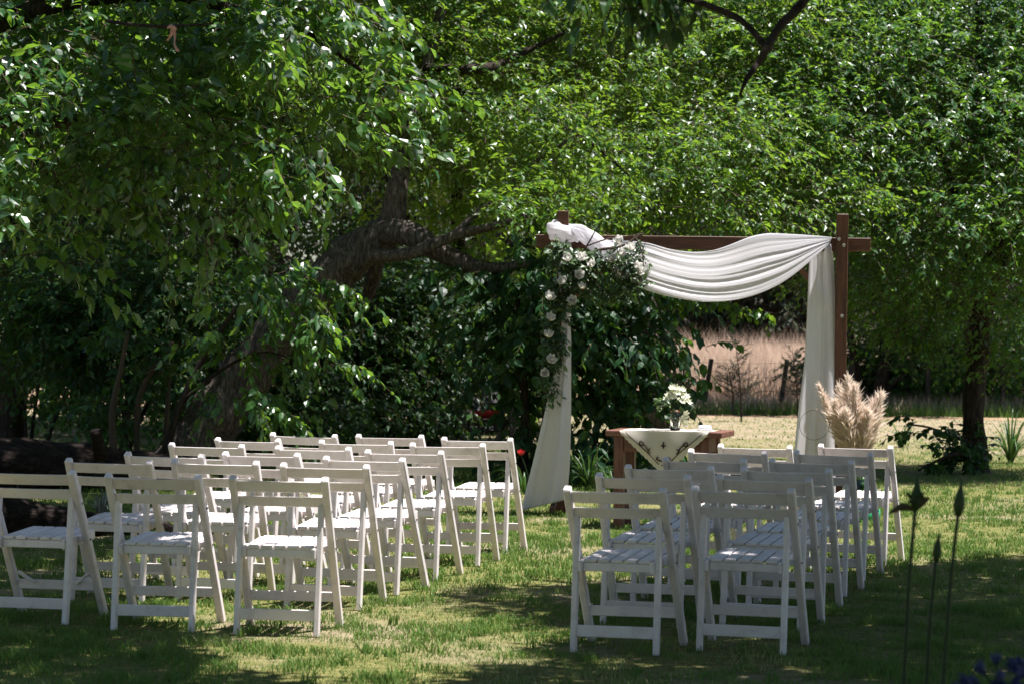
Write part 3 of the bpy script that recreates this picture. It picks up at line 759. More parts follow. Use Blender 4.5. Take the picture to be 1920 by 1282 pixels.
# ---- row of trees closing the garden behind (keeps the wood dense)
back = [(-7.5, 39, 'leaf_mid'), (-4.2, 36.5, 'leaf_mid'), (-0.8, 38.5, 'leaf_old'), (2.6, 47.5, 'leaf_old'), (7.4, 48.5, 'leaf_right'), (10.8, 47, 'leaf_right')]
backlab = ['leafy tree closing the garden behind the far shaded trunk', 'leafy tree rising behind the old leaning trunk', 'leafy tree behind the black garden chair and old tree crown',
           'leafy tree whose crown tops the gap above the swag', 'leafy tree behind the slim forked tree', 'leafy tree closing the garden behind the spiky plant']
for i, (x, y, mt) in enumerate(back):
    t = empty('garden_tree', (x, y, 0), label=backlab[i], cat='tree', group='trees closing the back of the garden')
    r_ = exec_rng(60 + i)
    wood(t, [[(Vector((x, y, -.1)), .15), (Vector((x + .1, y, 1.5)), .12), (Vector((x - .1, y + .1, 3.5)), .10), (Vector((x, y, 6.5)), .05)]], 'bark_d', 'trunk', 8)
    gap = 1200 < 960 + FPX * x / y < 1560
    lowz = 2.9 if gap else 2.1
    bs = [[x + r_.normal(0, .3), y, lowz + 1.9, 2.0, 1.5, 1.7], [x - 1.1, y + .3, lowz + 2.9, 1.6, 1.4, 1.5], [x + 1.1, y - .3, lowz + 2.8, 1.6, 1.4, 1.5], [x, y, lowz + 4.8, 1.9, 1.6, 1.8]]
    if not gap:
        bs += [[x - .6, y, 1.8, 1.3, .9, 1.1], [x + .9, y + .4, 1.7, 1.3, .9, 1.1]]
    foliage(t, r_, bs, 3400, 9, .14, .6, mt, LEAF_FAR, .35, (0, -.3, 0), .5, twig=False, keep_out=.5,
            cull=lambda O: ~((np.abs(project(O)[0] - 1385) < 190) & (project(O)[1] > 555)))

fx, fyy = 5.6, 46.2
t = empty('field_edge_tree', (fx, fyy, 0), label='leafy tree just beyond the wire fence shading its posts', cat='tree')
wood(t, [[(Vector((fx + 3.2, fyy, -.1)), .14), (Vector((fx + 3.0, fyy, 2.2)), .11), (Vector((fx + 1.5, fyy, 3.8)), .08), (Vector((fx, fyy, 5.0)), .04)]], 'bark_d', 'trunk', 8)
r_ = exec_rng(77)
foliage(t, r_, [[fx - 1.6, fyy - .6, 4.2, 2.0, 2.0, 1.0], [fx + .8, fyy, 4.4, 2.0, 2.2, 1.1], [fx + 3.0, fyy, 4.0, 1.8, 2.0, 1.2], [fx - 3.4, fyy, 4.4, 1.6, 2.0, 1.0]], 2300, 9, .16, .6, 'leaf_mid', LEAF_FAR, .3, (0, 0, 0), .5, twig=False, keep_out=1.0,
        cull=lambda O: O[:, 2] > 2.9)

# ---- far conifers beyond the field
pines = [(-38, 132), (-30, 136), (-22.5, 131), (-15, 134), (-8, 130), (-2, 135), (3.4, 128), (7.2, 126), (10.4, 128), (13.6, 124), (17.5, 128), (23, 130), (29, 133), (36, 131), (-34, 118), (-26, 108), (-18.5, 115), (-11.5, 109), (-5, 116), (1, 108), (5.2, 101), (8.5, 106), (11.6, 100), (14.8, 104), (19.5, 110), (25, 105), (32, 112), (40, 116)]
for i, (x, y) in enumerate(pines):
    t = empty('far_pine_tree', (x, y, 0), label='tall dark drooping conifer in the tree line beyond the dry field', cat='tree', group='conifers beyond the field')
    r_ = exec_rng(80 + i)
    hh = 17 + 4 * r_.rand()
    wood(t, [[(Vector((x, y, -.2)), .35), (Vector((x + .1, y, 5)), .28), (Vector((x, y, 11)), .18), (Vector((x, y, hh)), .05)]], 'bark_d', 'trunk', 8)
    n = 900
    z = 0.5 + (hh - .8) * r_.rand(n) ** 1.15
    a = r_.rand(n) * 6.283
    rad = (3.4 * (1 - z / (hh + 2)) + .5) * (0.25 + .75 * r_.rand(n))
    O = np.stack([x + np.cos(a) * rad * .4, y + np.sin(a) * rad * .4, z], -1)
    Dr = np.stack([np.cos(a), np.sin(a), .05 + 0 * a], -1)
    ln = 1.0 + rad * .6
    P, LD, NR, L, W, tn = spray_leaves(r_, O, Dr, ln, 12, .62, .35, .6, .55, .26)
    V, T, tt = leaf_geo(P, LD, NR, L, W, LEAF_FAR, tn)
    link('crown', tri_mesh('crown', V, T, tt), 'leaf_pine', t, world_space=True, kind='stuff')
    V, T = twigs_geo(O, Dr, ln, .35, .03)
    link('twigs', tri_mesh('twigs', V, T), 'twig', t, world_space=True, kind='stuff')

# ---- shade tree beside the photographer: overhanging canopy that shades the near lawn; rear part added to block sky light
tx, ty = 4.9, 12.3
sd = empty('shade_tree', (tx, ty, 0), label='tree overhead whose dark bare branches dip into the top of the view', cat='tree')
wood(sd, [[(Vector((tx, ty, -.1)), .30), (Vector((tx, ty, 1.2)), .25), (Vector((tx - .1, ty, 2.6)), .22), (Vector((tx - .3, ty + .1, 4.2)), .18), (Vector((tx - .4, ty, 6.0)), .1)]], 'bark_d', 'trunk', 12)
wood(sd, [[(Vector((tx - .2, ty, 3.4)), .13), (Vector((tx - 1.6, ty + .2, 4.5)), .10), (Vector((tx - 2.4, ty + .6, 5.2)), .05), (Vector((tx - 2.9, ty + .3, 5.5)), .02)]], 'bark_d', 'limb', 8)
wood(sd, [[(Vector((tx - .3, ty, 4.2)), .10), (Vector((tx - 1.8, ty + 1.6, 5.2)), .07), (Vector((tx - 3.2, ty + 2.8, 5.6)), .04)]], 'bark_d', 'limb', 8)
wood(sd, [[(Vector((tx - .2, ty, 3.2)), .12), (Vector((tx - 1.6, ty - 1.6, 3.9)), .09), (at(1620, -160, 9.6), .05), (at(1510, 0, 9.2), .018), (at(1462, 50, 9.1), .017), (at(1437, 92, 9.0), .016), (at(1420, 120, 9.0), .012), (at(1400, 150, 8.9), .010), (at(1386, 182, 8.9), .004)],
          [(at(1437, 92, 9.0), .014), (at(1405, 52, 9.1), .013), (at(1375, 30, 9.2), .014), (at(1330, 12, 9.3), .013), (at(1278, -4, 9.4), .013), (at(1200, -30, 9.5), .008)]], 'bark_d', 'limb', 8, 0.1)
SH = np.array(SUN_TO) / SUN_TO.z
def shade_points(r_, polys, n_per_m2, zlo=4.3, zhi=6.2):
    pts = []
    for poly, dens in polys:
        Q = np.array([list(gp(*p)) for p in poly])[:, :2]
        mn, mx_ = Q.min(0), Q.max(0)
        n = int(np.prod(mx_ - mn) * n_per_m2 * dens)
        p = mn + (mx_ - mn) * r_.rand(n, 2)
        ins = np.zeros(n, bool)
        j = len(Q) - 1
        for i in range(len(Q)):
            c = ((Q[i, 1] > p[:, 1]) != (Q[j, 1] > p[:, 1])) & (p[:, 0] < (Q[j, 0] - Q[i, 0]) * (p[:, 1] - Q[i, 1]) / (Q[j, 1] - Q[i, 1] + 1e-9) + Q[i, 0])
            ins ^= c
            j = i
        pts.append(p[ins])
    p = np.vstack(pts)
    z = zlo + (zhi - zlo) * r_.rand(len(p))
    return np.stack([p[:, 0] + SH[0] * z, p[:, 1] + SH[1] * z, z], -1)
rg = exec_rng(90)
polys = [([(1045, 1100), (1240, 1083), (1500, 1078), (1690, 1063), (1920, 1042), (2150, 1040), (2300, 1300), (1900, 1420), (800, 1420), (760, 1290), (1000, 1235), (1080, 1190)], 1.0),
         ([(850, 1112), (960, 1092), (1060, 1100), (1080, 1190), (1000, 1180), (880, 1150)], 0.55),
         ([(-150, 1100), (60, 1130), (200, 1175), (400, 1190), (330, 1225), (430, 1260), (700, 1300), (560, 1420), (-200, 1420)], 1.1),
         ([(-120, 1010), (150, 1030), (230, 1090), (230, 1190), (-150, 1160)], 0.9),
         ([(1250, 1400), (2300, 1300), (2700, 2100), (1250, 2100)], 1.4)]
O = shade_points(rg, polys, 125)
Dd = unit(rg.normal(0, 1, (len(O), 3)) * np.array([1, 1, .3]))
foliage(sd, rg, [[tx, ty, 6.2, 2.4, 2.4, 1.3]], 700, 9, .16, .5, 'leaf_mid', LEAF_MID, .3, extra=(O - Dd * .25, Dd), keep_out=1.0, singles=0)
rg = exec_rng(93)  # unseen foliage over and behind the camera, added to block sky light
foliage(sd, rg, [[4.2, 8.0, 5.6, 2.6, 2.2, 1.0], [1.0, 6.0, 6.0, 2.6, 2.4, 1.0], [-2.6, 6.0, 6.0, 2.6, 2.4, 1.0], [-6.0, 7.5, 5.6, 2.4, 2.4, 1.2], [0, 1.5, 5.6, 3, 2.4, 1.1], [4.5, 3, 5.2, 2.6, 2.6, 1.4], [-5, 2.5, 5.2, 2.6, 2.6, 1.4],
                 [0, -3.0, 4.6, 3.2, 1.8, 1.6], [6.5, -1, 4.0, 2.4, 2.2, 2.0], [-6.5, -1, 4.0, 2.4, 2.2, 2.0], [8.0, 5.0, 4.0, 1.8, 2.6, 2.0], [-8.5, 5.0, 4.0, 1.8, 2.6, 2.0]],
        2600, 8, .27, .7, 'leaf_mid', LEAF_FAR, .3, keep_out=1.0, twig=False, name='sky_block_canopy', cull=lambda O: O[:, 2] > 2.2)
wood(sd, [[(Vector((tx - .4, ty, 4.4)), .13), (Vector((4.4, 9.8, 5.0)), .11), (Vector((2.8, 7.4, 5.5)), .09), (Vector((-.6, 6.4, 6.0)), .07), (Vector((-3.4, 6.2, 5.9)), .05), (Vector((-6.4, 6.8, 5.2)), .02)]], 'bark_d', 'limb', 8)  # this limb and the next carry the added unseen foliage
wood(sd, [[(Vector((3.6, 8.4, 5.2)), .08), (Vector((3.4, 4.6, 5.2)), .06), (Vector((1.2, 1.6, 5.2)), .04), (Vector((-2.5, -1.5, 4.6)), .02)]], 'bark_d', 'limb', 8)
rg = exec_rng(91)
nb = 26
ob = np.array([list(at(1070 + 230 * rg.rand(), -40 + 90 * rg.rand() ** 1.5, 9.4)) for _ in range(nb)])
foliage(sd, rg, [[tx, ty, 6.0, .5, .5, .5]], 2, 6, .085, .16, 'leaf_mid', LEAF_NEAR, .6, extra=(ob, rg.normal(0, .6, (nb, 3)) + np.array([0, 0, -.6])), keep_out=1.0, name='low_foliage', hang=.8)
# ================================================================== CHAIRS
CH = dict(A1=(-2.433, 12.701, 13), A2=(-1.766, 12.43, 9), A3=(-1.134, 12.283, 7), B1=(-2.251, 13.70, 9), B2=(-1.668, 13.75, 8), B3=(-.986, 13.45, 10.4),
          C1=(-1.915, 14.45, 16), C2=(-1.351, 14.6, 19), C3=(-.781, 14.22, 16.7), D1=(-1.903, 15.6, 12.6), D2=(-1.157, 15.35, 15.8), D3=(-.591, 15.03, 14.6),
          E1=(-1.709, 16.4, 25), E2=(-1.016, 16.25, 9), E3=(-.366, 15.95, 12), F1=(-1.377, 17.25, 17), F2=(-.76, 17.15, 17.6), F3=(-.175, 16.8, 13.7),
          L1=(.57, 11.729, 17.2), L2=(.744, 12.774, 15.1), L3=(.953, 13.66, 15.9), L4=(1.21, 14.46, 17.5), L5=(1.421, 15.40, 16.3), L6=(1.686, 16.2, 20.5),
          R1=(1.177, 11.797, 16.7), R2=(1.369, 12.703, 17.8), R3=(1.571, 13.48, 16.2), R4=(1.826, 14.385, 16.9), R5=(2.079, 15.322, 18.9), R6=(2.368, 16.304, 20))
Y0 = dict(B1=13.939, B2=14.082, B3=13.523, C1=13.959, C2=13.994, C3=14.158, D1=15.678, D2=15.094, D3=14.975, E1=16.831, E2=16.633, E3=16.122, F1=16.952, F2=16.76, F3=16.541, L3=13.735, L4=14.428, L5=15.452, L6=16.128, R3=13.438)
WT, WR, HT = .2343, .2035, .79
def post_y(z):
    return .22 - (.22 + .2313) * z / HT
def build_chair():
    root = empty('folding_chair')
    for s in (-1, 1):
        bm = bmesh.new()
        add_bar(bm, (s * WT, .22, 0), (s * WT, -.2313, HT), .037, .044, (0, 1, 0), .006)
        # rounded top of the post
        link('back_post', bm_mesh(bm, 'back_post'), 'paint', root)
        bar('rear_leg', (s * WR, -.227, 0), (s * WR, -.150, .655), .028, .038, 'paint', root, (0, 1, 0), .004)
        # side rail of the seat, standing a little proud of the slats at the back
        bar('seat_rail', (s * .1790, -.205, .410), (s * .1790, .195, .434), .020, .056, 'paint', root, (0, 0, 1), .006)
        for (z, dx) in ((.62, 1), (.425, 1)):
            bm = bmesh.new()
            yy = post_y(z)
            bmesh.ops.create_cone(bm, cap_ends=True, segments=8, radius1=.007, radius2=.005, depth=.006,
                                  matrix=Matrix.Translation((s * (WT + .0200), yy, z)) @ Matrix.Rotation(s * math.pi / 2, 4, 'Y'))
            link('bolt', bm_mesh(bm, 'bolt'), 'bolt', root)
        # pivot block between rail and post
        bar('pivot_block', (s * .189, post_y(.425), .425), (s * (WT - .016), post_y(.425), .425), .03, .03, 'paint', root, (0, 0, 1), .003)
    # two curved back slats
    for (zc, hh) in ((.744, .056), (.668, .052)):
        bm = bmesh.new()
        n, th = 12, .017
        lean = (.22 + .2313) / HT
        rings = []
        for i in range(n + 1):
            t = -1 + 2 * i / n
            x = t * (WT - .012)
            bow = -.026 * (1 - t * t)
            ring = []
            for (a, b) in ((-1, -1), (1, -1), (1, 1), (-1, 1)):
                z = zc + b * hh / 2
                y = post_y(z) + bow + a * th / 2
                ring.append(bm.verts.new((x, y, z)))
            rings.append(ring)
        for i in range(n):
            for k in range(4):
                bm.faces.new((rings[i][k], rings[i][(k + 1) % 4], rings[i + 1][(k + 1) % 4], rings[i + 1][k]))
        bm.faces.new(rings[0][::-1]); bm.faces.new(rings[-1])
        bmesh.ops.recalc_face_normals(bm, faces=bm.faces)
        es = [e for e in bm.edges if abs(e.verts[0].co.x - e.verts[1].co.x) > .01]
        bmesh.ops.bevel(bm, geom=es, offset=.003, segments=1, affect='EDGES')
        link('back_slat', bm_mesh(bm, 'back_slat'), 'paint', root)
    # five seat slats running front to back
    for k in range(5):
        x = (-2 + k) * .0672
        bar('seat_slat', (x, -.185, .4375), (x, .190, .4600), .0560, .016, 'paint', root, (0, 0, 1), .003)
    bar('rear_apron', (-.168, -.172, .408), (.168, -.172, .408), .018, .040, 'paint', root, (0, 0, 1), .003)
    bar('front_apron', (-.168, .165, .430), (.168, .165, .430), .018, .040, 'paint', root, (0, 0, 1), .003)
    bar('front_stretcher', (-WT + .016, post_y(.165), .165), (WT - .016, post_y(.165), .165), .018, .050, 'paint', root, (0, 0, 1), .003)
    bar('rear_stretcher', (-WR + .012, -.2145, .105), (WR - .012, -.2145, .105), .018, .056, 'paint', root, (0, 0, 1), .003)
    return root
def copy_thing(src):
    c = src.copy()
    COL.objects.link(c)
    for ch in src.children:
        k = ch.copy()
        COL.objects.link(k)
        k.parent = c
        for g in ch.children:
            h = g.copy()
            COL.objects.link(h)
            h.parent = k
    return c
proto = build_chair()
ordn = dict(A='back', B='second-last', C='fourth', D='third', E='second', F='front')
rowR = {1: 'back', 2: 'second-last', 3: 'fourth', 4: 'third', 5: 'second', 6: 'front'}
first = True
for k, (x, y, a) in CH.items():
    o = proto if first else copy_thing(proto)
    first = False
    if k in Y0:
        x = x * y / Y0[k]
    o.location = (x, y, 0)
    jt = random.Random(k)
    o.rotation_euler = (R(jt.uniform(-.5, .5)), R(jt.uniform(-.6, .6)), -R(a))
    if k[0] in 'ABCDEF':
        seat = {1: 'outer seat by the logs', 2: 'middle seat', 3: 'aisle seat'}[int(k[1])]
        o['label'] = 'white slatted folding chair, %s, %s row, block three seats wide' % (seat, ordn[k[0]])
    else:
        seat = {'L': 'aisle seat', 'R': 'outer seat'}[k[0]]
        o['label'] = 'white slatted folding chair, %s, %s row, block two seats wide' % (seat, rowR[int(k[1])])
    o['category'] = 'chair'
    o['group'] = 'white folding chairs facing the arch'
for s in (-1, 1):
    bar('corner_brace', (s * .200, post_y(.23) - .01, .235), (s * .120, post_y(.17) - .012, .175), .014, .022, 'paint', proto, (0, 1, 0), .002)

# ================================================================== ARCH
AB = gp(1046, 962)                       # foot of the left post
DA = AB.y
AYAW = R(-3)
pr = Vector((math.cos(AYAW), math.sin(AYAW), 0))     # along the beam, to the right
lx = at(1057, 500, DA).x
post_l = Vector((lx, DA, 0))
wid = (at(1580, 500, DA).x - lx) / math.cos(AYAW) * 0.985
post_r = post_l + pr * wid
arch = empty('timber_arch', tuple((post_l + post_r) / 2), label='brown timber wedding arch with crossing beam ends', cat='arch')
def abar(name, p0, p1, w, h, m, up=(0, 0, 1), bev=.004, parent=None):
    o_ = Vector(arch.location)
    return bar(name, Vector(p0) - o_, Vector(p1) - o_, w, h, m, arch if parent is None else parent, up, bev)
def zat(py, d, px=1300):
    return at(px, py, d).z
ztl, ztr = zat(396, DA, 1057), zat(402, post_r.y, 1580)
fwd = Vector((-pr.y, pr.x, 0))
abar('post', post_l, post_l + Vector((-.01, 0, ztl)), .095, .095, 'arch', tuple(fwd))
abar('post', post_r, post_r + Vector((.012, 0, ztr)), .095, .095, 'arch', tuple(fwd))
zb0, zb1 = zat(452, DA, 1003), zat(459, post_r.y, 1637)
bt = post_l + pr * -.235 + fwd * .085
be = post_r + pr * .255 + fwd * .085
abar('beam', (bt.x, bt.y, zb0), (be.x, be.y, zb1), .07, .112, 'arch_h')
zb = (zb0 + zb1) / 2
bl0 = post_l + fwd * .10
br0 = post_r + fwd * .115
abar('brace', tuple(bl0 + pr * .03 + Vector((0, 0, zb - .52))), tuple(bl0 + pr * .50 + Vector((0, 0, zb - .03))), .045, .07, 'arch', tuple(fwd))
abar('brace', tuple(br0 - pr * .03 + Vector((0, 0, zb - .52))), tuple(br0 - pr * .50 + Vector((0, 0, zb - .03))), .045, .07, 'arch', tuple(fwd))
for p in (post_l, post_r):
    abar('foot', tuple(p - fwd * .26 + pr * .07 + Vector((0, 0, .03))), tuple(p + fwd * .40 + pr * .07 + Vector((0, 0, .03))), .045, .07, 'arch_h')
    abar('foot', tuple(p - fwd * .24 - pr * .072 + Vector((0, 0, .03))), tuple(p + fwd * .38 - pr * .072 + Vector((0, 0, .03))), .045, .07, 'arch_h')
abar('foot_bracket', tuple(post_l - fwd * .08 - pr * .065 + Vector((0, 0, .06))), tuple(post_l - fwd * .075 - pr * .062 + Vector((0, 0, .20))), .05, .02, 'adiron')
for (dx, z) in ((-.018, zb1 + .04), (.022, zb1 - .01), (.012, zat(593, post_r.y, 1580))):
    bm = bmesh.new()
    bmesh.ops.create_cone(bm, cap_ends=True, segments=12, radius1=.016, radius2=.013, depth=.012, matrix=Matrix.Translation(post_r - Vector(arch.location) + pr * dx - fwd * .053 + Vector((0, 0, z))) @ Matrix.Rotation(math.pi / 2, 4, 'X'))
    link('bolt', bm_mesh(bm, 'bolt'), 'zinc', arch)

# ---- white cloth
def px_at(px, py, off=0.0):
    """point on the arch's front plane, off metres towards the camera"""
    v = ray(px, py)
    n = -fwd
    p0 = post_l + n * off
    t = (p0 - Vector((0, 0, CAMZ))).dot(n) / v.dot(n)
    return Vector((0, 0, CAMZ)) + v * t
def interp(poly, s):
    P = np.array(poly, float)
    L = np.concatenate([[0], np.cumsum(np.linalg.norm(np.diff(P, axis=0), axis=1))]); L /= L[-1]
    # smooth the polyline slightly
    return np.stack([np.interp(s, L, P[:, 0]), np.interp(s, L, P[:, 1])], -1)
def smooth(a, k):
    if k < 1: return a
    p = np.pad(a, ((k, k), (0, 0)), 'edge')
    # linear extrapolation keeps the ends in place
    for i in range(k):
        p[i] = a[0] * 2 - a[min(k - i, len(a) - 1)]
        p[-1 - i] = a[-1] * 2 - a[max(len(a) - 1 - (k - i), 0)]
    ker = np.hanning(2 * k + 3)[1:-1]; ker /= ker.sum()
    return np.stack([np.convolve(p[:, j], ker, 'valid') for j in range(a.shape[1])], -1)
def drape(name, eA, eB, ns, nv, offs, fold, parent, m='voile', seed=0, sm=8):
    """cloth between two pixel edges; offs(s,v) base distance in front of the arch, fold(s,v) relief"""
    s = np.linspace(0, 1, ns + 1)
    A, B = smooth(interp(eA, s), sm), smooth(interp(eB, s), sm)
    V = []
    for i in range(ns + 1):
        for j in range(nv + 1):
            v = j / nv
            q = A[i] * (1 - v) + B[i] * v
            V.append(px_at(q[0], q[1], offs(s[i], v) + fold(s[i], v)))
    V = np.array([list(p) for p in V])
    q = np.arange((ns + 1) * (nv + 1)).reshape(ns + 1, nv + 1)
    a, b, c, d = q[:-1, :-1].ravel(), q[:-1, 1:].ravel(), q[1:, 1:].ravel(), q[1:, :-1].ravel()
    T = np.concatenate([np.stack([a, b, c], -1), np.stack([a, c, d], -1)])
    o = link(name, tri_mesh(name, V, T, smooth=True), m, parent, world_space=True)
    md = o.modifiers.new('thickness', 'SOLIDIFY')
    md.thickness = .0025
    return o
sw = empty('white_drape', tuple(post_r), label='sheer white cloth swagged and knotted over the timber arch', cat='drape')
def f_swag(s, v):
    w = 6.283
    env = .25 + .75 * math.sin(math.pi * min(max(s, 0.0), 1.0)) ** .6
    x = v + .06 * math.sin(3.1 * s + 1.0) + .03 * math.sin(7 * s)
    f = .55 * math.sin(w * 4.3 * x + 1.2 * s) + .35 * math.sin(w * 7.1 * x + 2.1 - 2.0 * s) + .22 * math.sin(w * 11.7 * x + .5 + 3 * s)
    f = math.copysign(abs(f) ** .85, f) + .10 * math.sin(w * 23 * x + 5 * math.sin(4 * s)) + .06 * math.sin(w * 41 * x - 9 * s)
    return .0062 * env * f * (1 + .6 * math.sin(5.0 * s + 7 * v))
top_e = [(1098, 436), (1140, 452), (1180, 452), (1215, 455), (1255, 468), (1300, 474), (1340, 470), (1375, 457), (1408, 443), (1440, 437), (1475, 439), (1515, 441), (1560, 445)]
bot_e = [(1092, 452), (1120, 490), (1160, 522), (1205, 543), (1250, 556), (1300, 565), (1340, 567), (1380, 563), (1420, 553), (1460, 535), (1490, 515), (1525, 485), (1556, 456)]
drape('swag', top_e, bot_e, 110, 84, lambda s, v: .072 + .17 * math.sin(math.pi * s) ** .8 * v ** 1.1 + .02 * math.sin(math.pi * s) * math.sin(math.pi * v), f_swag, sw, sm=6)
# fold of the swag carried over the top of the beam
s_top = []
def f_tail(k, ph, amp=.03):
    def f(s, v):
        w = 6.283
        g = .45 + .75 * s
        q = .6 * math.sin(w * k * v + ph + .6 * s) + .4 * math.sin(w * k * 1.9 * v + 2 * ph - .9 * s) + .2 * math.sin(w * k * 3.1 * v + 1.0)
        return amp * g * q
    return f
drape('tail', [(1519, 458), (1517, 500), (1513, 600), (1509, 680), (1497, 770), (1489, 850), (1484, 900), (1480, 958)], [(1561, 458), (1564, 520), (1569, 600), (1569, 700), (1567, 850), (1566, 966)], 80, 48, lambda s, v: -.055 + .17 * s, f_tail(1.45, .4, .042), sw, sm=5)
drape('tail', [(1055, 470), (1052, 540), (1056, 577), (1051, 625), (1040, 690), (1022, 770), (1003, 850), (988, 910), (976, 957)], [(1071, 470), (1074, 540), (1067, 577), (1071, 630), (1071, 700), (1071, 780), (1069, 860), (1066, 905), (1061, 936)], 90, 52, lambda s, v: .070 + .17 * s, f_tail(1.5, 1.3, .042), sw, sm=3)
# knotted wrap round the post top
V, Tt = [], []
nU, nW = 56, 30
zc = at(1072, 436, DA).z
for i in range(nU):
    a = 2 * math.pi * i / nU
    for j in range(nW):
        b = 2 * math.pi * j / nW
        rid = 1 + .10 * math.sin(4 * b + 1.7 * math.sin(a) + 2 * a) + .06 * math.sin(7 * b - 3 * a)
        rr = .066 * rid * (1 + .2 * math.sin(a - 1.0))
        Rm = .098
        x = (Rm + rr * .75 * math.cos(b)) * math.cos(a)
        y = (Rm + rr * .75 * math.cos(b)) * math.sin(a)
        z = rr * 1.05 * math.sin(b) + .02 * math.sin(a + .8) - .035 * math.cos(a)
        V.append((post_l.x + x + .01, post_l.y + y + .01, zc + z))
for i in range(nU):
    for j in range(nW):
        p, q = i * nW + j, ((i + 1) % nU) * nW + j
        p2, q2 = i * nW + (j + 1) % nW, ((i + 1) % nU) * nW + (j + 1) % nW
        Tt += [(p, q, q2), (p, q2, p2)]
link('knot', tri_mesh('knot', np.array(V), np.array(Tt), smooth=True), 'voile', sw, world_space=True)
def ropey(pts, rad, name, twist=2.0, seed=0):
    n, sides = 60, 36
    P = np.array([list(p) for p in pts])
    L = np.linspace(0, 1, len(P)); s = np.linspace(0, 1, n)
    Q = np.stack([np.interp(s, L, P[:, k]) for k in range(3)], -1)
    Q = smooth(Q, 5)
    rd = np.interp(s, np.linspace(0, 1, len(rad)), rad)
    T = unit(np.gradient(Q, axis=0))
    V = []
    for i in range(n):
        x = unit(np.cross(T[i], UP)); y = np.cross(x, T[i])
        for k in range(sides):
            a = 2 * math.pi * k / sides
            f = 1 + .16 * math.sin(5 * a + twist * 6.28 * s[i]) + .09 * math.sin(9 * a - twist * 4 * s[i] + 1)
            V.append(Q[i] + rd[i] * f * (math.cos(a) * x * .8 + math.sin(a) * y))
    F = []
    for i in range(n - 1):
        for k in range(sides):
            a, b = i * sides + k, i * sides + (k + 1) % sides
            F += [(a, b, b + sides), (a, b + sides, a + sides)]
    link(name, tri_mesh(name, np.array(V), np.array(F), smooth=True), 'voile', sw, world_space=True)
ropey([px_at(1066, 428, .05), px_at(1088, 433, .10), px_at(1108, 449, .115), px_at(1132, 470, .12), px_at(1165, 495, .10)], [.025, .055, .060, .075, .10], 'twist', 1.6)
ropey([px_at(1060, 455, .07), px_at(1062, 490, .085), px_at(1060, 530, .085), px_at(1062, 562, .08), px_at(1062, 577, .08), px_at(1062, 592, .085)], [.05, .055, .052, .05, .026, .05], 'gather', .5)
V, T = tube([px_at(1048, 577, .08), px_at(1056, 578, .125), px_at(1068, 578, .125), px_at(1077, 577, .08)], [.004] * 4, 6, 0, 0, True, 4)
link('tie', tri_mesh('tie', V, T), 'twine', sw, world_space=True)

# ---- flower garland
gd = empty('flower_garland', tuple(px_at(1060, 500, .14)), label='garland of dark leaves and white roses on the arch corner', cat='garland')
rg = exec_rng(101)
gpath = [(1203, 440), (1165, 462), (1120, 470), (1085, 490), (1062, 520), (1052, 560), (1045, 610), (1036, 660), (1030, 700)]
V, T = tube([px_at(a, b, .20) for a, b in gpath], [.010, .011, .012, .012, .012, .010, .008, .006, .003], 6, .15, 3, True, 4)
link('vine', tri_mesh('vine', V, T), 'twig', gd, world_space=True)
for pts in ([(1100, 462), (1140, 448), (1180, 443), (1207, 438)], [(1095, 470), (1110, 445), (1118, 428)], [(1192, 447), (1203, 470), (1206, 500), (1200, 530), (1196, 545)]):
    V, T = tube([px_at(a, b, .22 + .02 * k) for k, (a, b) in enumerate(pts)], [.008, .006, .005, .004, .003][:len(pts)], 5, .1, 1, True, 3)
    link('twig', tri_mesh('twig', V, T), 'twig', gd, world_space=True)
# bundle of cut twig ends
for k in range(7):
    p = px_at(1188 + 4 * k % 13, 440 + rg.normal(0, 2), .15)
    q = px_at(1200 + rg.rand() * 8, 436 + 9 * rg.rand(), .17)
    V, T = tube([p, q], [.005, .004], 5)
    link('twig', tri_mesh('twig', V, T), 'twig', gd, world_space=True)
def gcl(px, py, rx, ry, n, off=.19):
    """n leaf sprays around a pixel, spread in px"""
    c = []
    for _ in range(n):
        a, r = rg.rand() * 6.283, math.sqrt(rg.rand())
        c.append(list(px_at(px + rx * r * math.cos(a), py + ry * r * math.sin(a), off + .10 * rg.rand() - .03)))
    return c
cl = gcl(1050, 475, 22, 28, 44) + gcl(1085, 510, 32, 36, 84) + gcl(1120, 490, 32, 24, 34) + gcl(1165, 490, 34, 32, 50) + gcl(1190, 520, 20, 30, 40) + gcl(1050, 550, 26, 32, 72) + gcl(1042, 610, 20, 36, 62) + gcl(1040, 660, 18, 30, 48) + gcl(1026, 705, 14, 24, 18) + gcl(1036, 735, 8, 12, 7) + gcl(1120, 545, 24, 20, 20) + gcl(1170, 545, 26, 20, 18) + gcl(1200, 475, 10, 22, 12)
cl = np.array(cl)
Dd = unit(rg.normal(0, .7, (len(cl), 3)) + np.array([0, -.3, -.55]))
ln = .13 * (.7 + .7 * rg.rand(len(cl)))
P, LD, NR, L, W, tn = spray_leaves(rg, cl - Dd * .05, Dd, ln, 6, .060, .3, .9, .25, .5)
NR = unit(NR + np.array([0, -.8, 0])); NR = unit(NR - LD * (NR * LD).sum(-1, keepdims=True))
big = np.argsort(-L)[:300]
for i in big:
    o = link('leaf', single_leaf_mesh('leaf_euc', int(rg.randint(3))), None, gd)
    x, z = Vector(LD[i]), Vector(NR[i])
    o.matrix_parent_inverse = Matrix.Translation(gd.location).inverted()
    o.matrix_basis = Matrix.Translation(Vector(P[i])) @ Matrix((x, z.cross(x), z)).transposed().to_4x4() @ Matrix.Scale(L[i], 4)
msk = np.ones(len(P), bool); msk[big] = False
V, T, tt = leaf_geo(P[msk], LD[msk], NR[msk], L[msk], W[msk], LEAF_NEAR, tn[msk])
link('leaves', tri_mesh('leaves', V, T, tt), 'leaf_euc', gd, world_space=True, kind='stuff')
